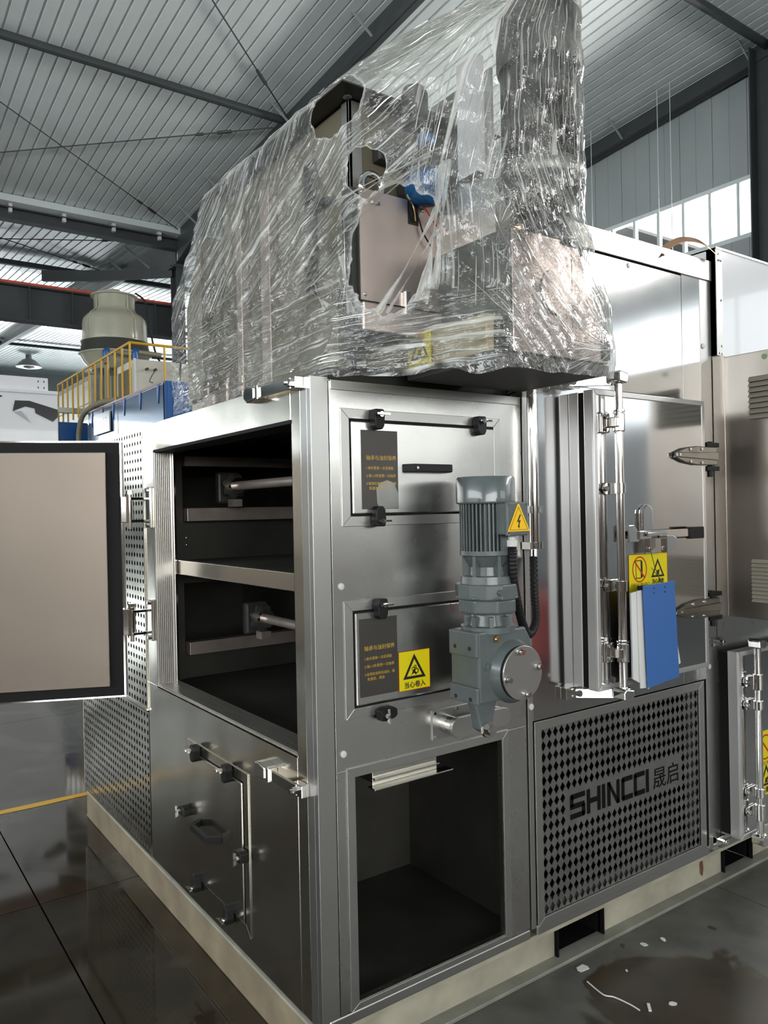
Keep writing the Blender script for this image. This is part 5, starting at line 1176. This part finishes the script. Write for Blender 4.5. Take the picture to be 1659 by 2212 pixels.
for j, z in enumerate(zs):
    for i in range(NU):
        x, y = rows[j][i]; u = ulen[i]
        best = min(PIN, key=lambda p: ((u - p[0]) ** 2 + (z - p[1]) ** 2) / p[2] ** 2)
        du_, dz_ = u - best[0], z - best[1]; rad = math.hypot(du_, dz_) + 1e-4; ang = math.atan2(dz_, du_)
        k = PIN.index(best); cr_ = None
        if best[4]:
            cr_ = (-du_ * best[4][1] + dz_ * best[4][0]); uvs.append((cr_ * 1.05 + k * 3.7, du_ * best[4][0] + dz_ * best[4][1] + k * 1.9))
        else: uvs.append((ang * .42 * best[3] + k * 3.7, rad + k * 1.9))
        a0, a1 = rows[j][max(i - 1, 0)], rows[j][min(i + 1, NU - 1)]
        nx_, ny_ = a1[1] - a0[1], -(a1[0] - a0[0]); l_ = math.hypot(nx_, ny_) or 1; nx_, ny_ = nx_ / l_, ny_ / l_
        if nx_ * (x - .40) + ny_ * (y - .2) < 0: nx_, ny_ = -nx_, -ny_
        wv_ = math.sin((ang * 46 * best[3] if cr_ is None else cr_ * 150) + 6 * noise.noise((u * 6, z * 6, k))) * min(rad if cr_ is None else .14, .2) * .012 / best[3] + .007 * noise.noise((u * 14, z * 14, 3.1)) + .003 * noise.noise((u * 40, z * 40, 7.7))
        vs.append((x + nx_ * (wv_ + .004), y + ny_ * (wv_ + .004), z + .004 * noise.noise((u * 20, z * 20, 11)) + (-(.03 * max(0, noise.noise((u * 9, 2.2, 0))) + .006) * (1, .6, .3, .1)[j] if j < 4 and y < -.02 else 0)))
def torn(u, z):
    q = .018 * noise.noise((u * 16, z * 16, 5)) + .010 * noise.noise((u * 45, z * 45, 9))
    c1 = ((u - (cu1 + .145)) / (.118 + q)) ** 2 + ((z - 2.16) / (.165 + q)) ** 2         # the big tear over the front cover
    c1b = ((u - (cu1 + .06)) / (.05 + q)) ** 2 + ((z - 2.36) / (.06 + q)) ** 2          # the ring bolt
    c2 = ((u - (cu1 - .04)) / (.10 + q)) ** 2 + ((z - 2.535) / (.075 + q)) ** 2         # the lid corner
    return min(c1, c1b, c2)
for j in range(NV - 1):
    zc = (zs[j] + zs[j + 1]) / 2
    for i in range(NU - 1):
        if torn((ulen[i] + ulen[i + 1]) / 2, zc) < .7: continue
        fl_.append((j * NU + i, j * NU + i + 1, (j + 1) * NU + i + 1, (j + 1) * NU + i))
film = thing('stretch_film', 'crumpled clear stretch film wound round the drive unit and torn open in front', 'film', (.37, .25, 1.853))
off = Vector((.37, .25, 1.853))
me = bpy.data.meshes.new('film_sheet'); me.from_pydata([tuple(Vector(p) - off) for p in vs], [], fl_); me.update()
uvl = me.uv_layers.new(name='flow')
for lp in me.loops: uvl.data[lp.index].uv = uvs[lp.vertex_index]
ta = me.attributes.new('tear', 'FLOAT', 'POINT')
for j, z in enumerate(zs):
    for i in range(NU): ta.data[j * NU + i].value = torn(ulen[i], z)
for p in me.polygons: p.use_smooth = True
me.materials.append(M['film']); fo = bpy.data.objects.new('film_sheet', me); COL.objects.link(fo); fo.parent = film

# creases whitened as painted highlights and the torn strands across the tear
def fpt(u, z, out=.004):
    i = max(0, min(NU - 2, next((k for k in range(NU - 1) if ulen[k + 1] > u), NU - 2))); t = (u - ulen[i]) / (ulen[i + 1] - ulen[i])
    j = max(0, min(NV - 2, next((k for k in range(NV - 1) if zs[k + 1] > z), NV - 2))); q = (z - zs[j]) / (zs[j + 1] - zs[j])
    P = lambda a, b: Vector(vs[b * NU + a])
    p = (P(i, j) * (1 - t) + P(i + 1, j) * t) * (1 - q) + (P(i, j + 1) * (1 - t) + P(i + 1, j + 1) * t) * q
    n = (P(i + 1, j) - P(i, j)).cross(P(i, j + 1) - P(i, j)).normalized()
    if n.dot(p - Vector((.4, .25, p.z))) < 0: n = -n
    return p + n * out
def crease_mat():
    m, t, b = nt('bright_film_crease'); out = t.nodes['Material Output']; t.nodes.remove(b)
    tr = N(t, 'ShaderNodeBsdfTransparent'); df = N(t, 'ShaderNodeBsdfDiffuse'); df.inputs[0].default_value = (.92, .92, .88, 1)
    tl = N(t, 'ShaderNodeBsdfTranslucent'); tl.inputs[0].default_value = (.92, .92, .88, 1); gl = N(t, 'ShaderNodeBsdfGlossy'); gl.inputs['Roughness'].default_value = .12
    a, b_, c = (N(t, 'ShaderNodeMixShader') for _ in range(3)); a.inputs[0].default_value = .5; b_.inputs[0].default_value = .72; c.inputs[0].default_value = .35
    t.links.new(df.outputs[0], a.inputs[1]); t.links.new(tl.outputs[0], a.inputs[2]); t.links.new(tr.outputs[0], b_.inputs[1]); t.links.new(a.outputs[0], b_.inputs[2])
    t.links.new(b_.outputs[0], c.inputs[1]); t.links.new(gl.outputs[0], c.inputs[2]); t.links.new(c.outputs[0], out.inputs[0]); return m
M['crease'] = crease_mat()
rc_ = random.Random(21); mb = MB()
def taper(mb, P, r):
    k = len(P); P = [Vector(p) for p in P]
    base = len(mb.v); n = 4; a = None
    for j, p in enumerate(P):
        d = (P[min(j + 1, k - 1)] - P[max(j - 1, 0)]).normalized(); a = d.orthogonal().normalized() if a is None else (a - d * a.dot(d)).normalized(); b = d.cross(a)
        rr = r * (.15 + math.sin(PI * (j + .3) / (k - .4)) ** .7)
        for i in range(n): q = 2 * PI * i / n; mb.v.append(tuple(p + (a * math.cos(q) + b * math.sin(q)) * rr))
    mb.f += [(base + j * n + i, base + j * n + (i + 1) % n, base + (j + 1) * n + (i + 1) % n, base + (j + 1) * n + i) for j in range(k - 1) for i in range(n)]
done = 0
while done < 520:
    u, z = rc_.uniform(.01, cu3 + .05), rc_.uniform(1.875, 2.82)
    if torn(u, z) < 1.15: continue
    best = min(PIN, key=lambda p: ((u - p[0]) ** 2 + (z - p[1]) ** 2) / p[2] ** 2)
    d = Vector((u - best[0], z - best[1])); rad = d.length
    if rad < .02: continue
    d = d / rad if not best[4] else Vector(best[4]).normalized(); ln = rc_.uniform(.03, .14) * (2.2 if rc_.random() < .25 else 1); P = []
    for q in range(9):
        s_ = (q / 8 - .5) * ln; uu, zz = u + d.x * s_ + .06 * s_ * s_ * rc_.choice((-1, 1)), z + d.y * s_
        if not (0.004 < uu < ulen[-1] - .01 and 1.86 < zz < 2.85) or torn(uu, zz) < 1.05: break
        P.append(fpt(uu, zz, .0035))
    if len(P) < 4: continue
    taper(mb, P, rc_.uniform(.0005, .0014)); done += 1
mb.build('film_crease_highlights', 'crease', film, smooth=True, kind='stuff')
def spt(u, z):
    i = max(0, min(NU - 2, next((k for k in range(NU - 1) if ulen[k + 1] > u), NU - 2))); t = (u - ulen[i]) / (ulen[i + 1] - ulen[i])
    j = max(0, min(NV - 2, next((k for k in range(NV - 1) if zs[k + 1] > z), NV - 2))); r = rows[j]
    return Vector((r[i][0] * (1 - t) + r[i + 1][0] * t, r[i][1] * (1 - t) + r[i + 1][1] * t, z))
rs = random.Random(5)
for (ua, za, ub, zb, wd, lift, sag) in ((-.03, 2.285, .235, 2.385, .010, .010, 0), (-.02, 2.262, .24, 2.395, .006, .016, 0), (-.03, 2.235, .225, 2.37, .007, .012, .004), (-.01, 2.21, .20, 2.355, .004, .014, .008),
                                         (.20, 2.31, .215, 2.455, .012, .012, 0), (.18, 2.32, .205, 2.44, .006, .016, 0), (.125, 2.005, .262, 2.27, .020, .012, .006), (.15, 2.0, .262, 2.21, .010, .016, .004),
                                         (.235, 2.02, .262, 2.36, .034, .010, 0), (.262, 2.05, .275, 2.37, .026, .014, 0), (.0, 2.16, .05, 2.01, .018, .010, 0), (.01, 2.12, .065, 2.0, .010, .016, 0), (-.03, 2.04, -.13, 2.10, .012, .018, 0), (-.04, 2.03, -.12, 2.13, .008, .022, 0)):
    nn, ph, v_, f_, u_ = 26, rs.uniform(0, 6), [], [], []
    for q in range(nn):
        t_ = q / (nn - 1); p = spt(cu1 + ua + (ub - ua) * t_, za + (zb - za) * t_); n_ = Vector((-.75, -.66, 0)).normalized()
        p = p + n_ * (lift * math.sin(PI * min(1, t_ * 1.0)) + .004); p.z -= sag * math.sin(PI * t_)
        d_ = Vector((.66 * (ub - ua), -.75 * (ub - ua), zb - za)).normalized(); sd = d_.cross(n_); tw = .5 * math.sin(ph + 3 * t_) ; w_ = wd * (.55 + .45 * math.cos(2 * PI * t_)) * (1 + .3 * noise.noise((q * .5, ph, 0)))
        e_ = sd * math.cos(tw) + n_ * math.sin(tw)
        for c_ in range(5):
            k_ = c_ / 4 - .5; v_.append(p + e_ * (w_ * k_) + n_ * (.003 * math.sin(c_ * 2.4 + ph + q * .15))); u_.append((k_ * .09 + ph, t_ * .5 + ph))
    for q in range(nn - 1):
        for c_ in range(4): f_.append((q * 5 + c_, q * 5 + c_ + 1, q * 5 + c_ + 6, q * 5 + c_ + 5))
    me = bpy.data.meshes.new('torn_strand'); me.from_pydata([tuple(p - off) for p in v_], [], f_); me.update()
    ul = me.uv_layers.new(name='flow')
    for lp in me.loops: ul.data[lp.index].uv = u_[lp.vertex_index]
    ta = me.attributes.new('tear', 'FLOAT', 'POINT')
    for k_ in range(len(v_)): ta.data[k_].value = 1.02
    for p in me.polygons: p.use_smooth = True
    me.materials.append(M['film']); o = bpy.data.objects.new('torn_strand', me); COL.objects.link(o); o.parent = film
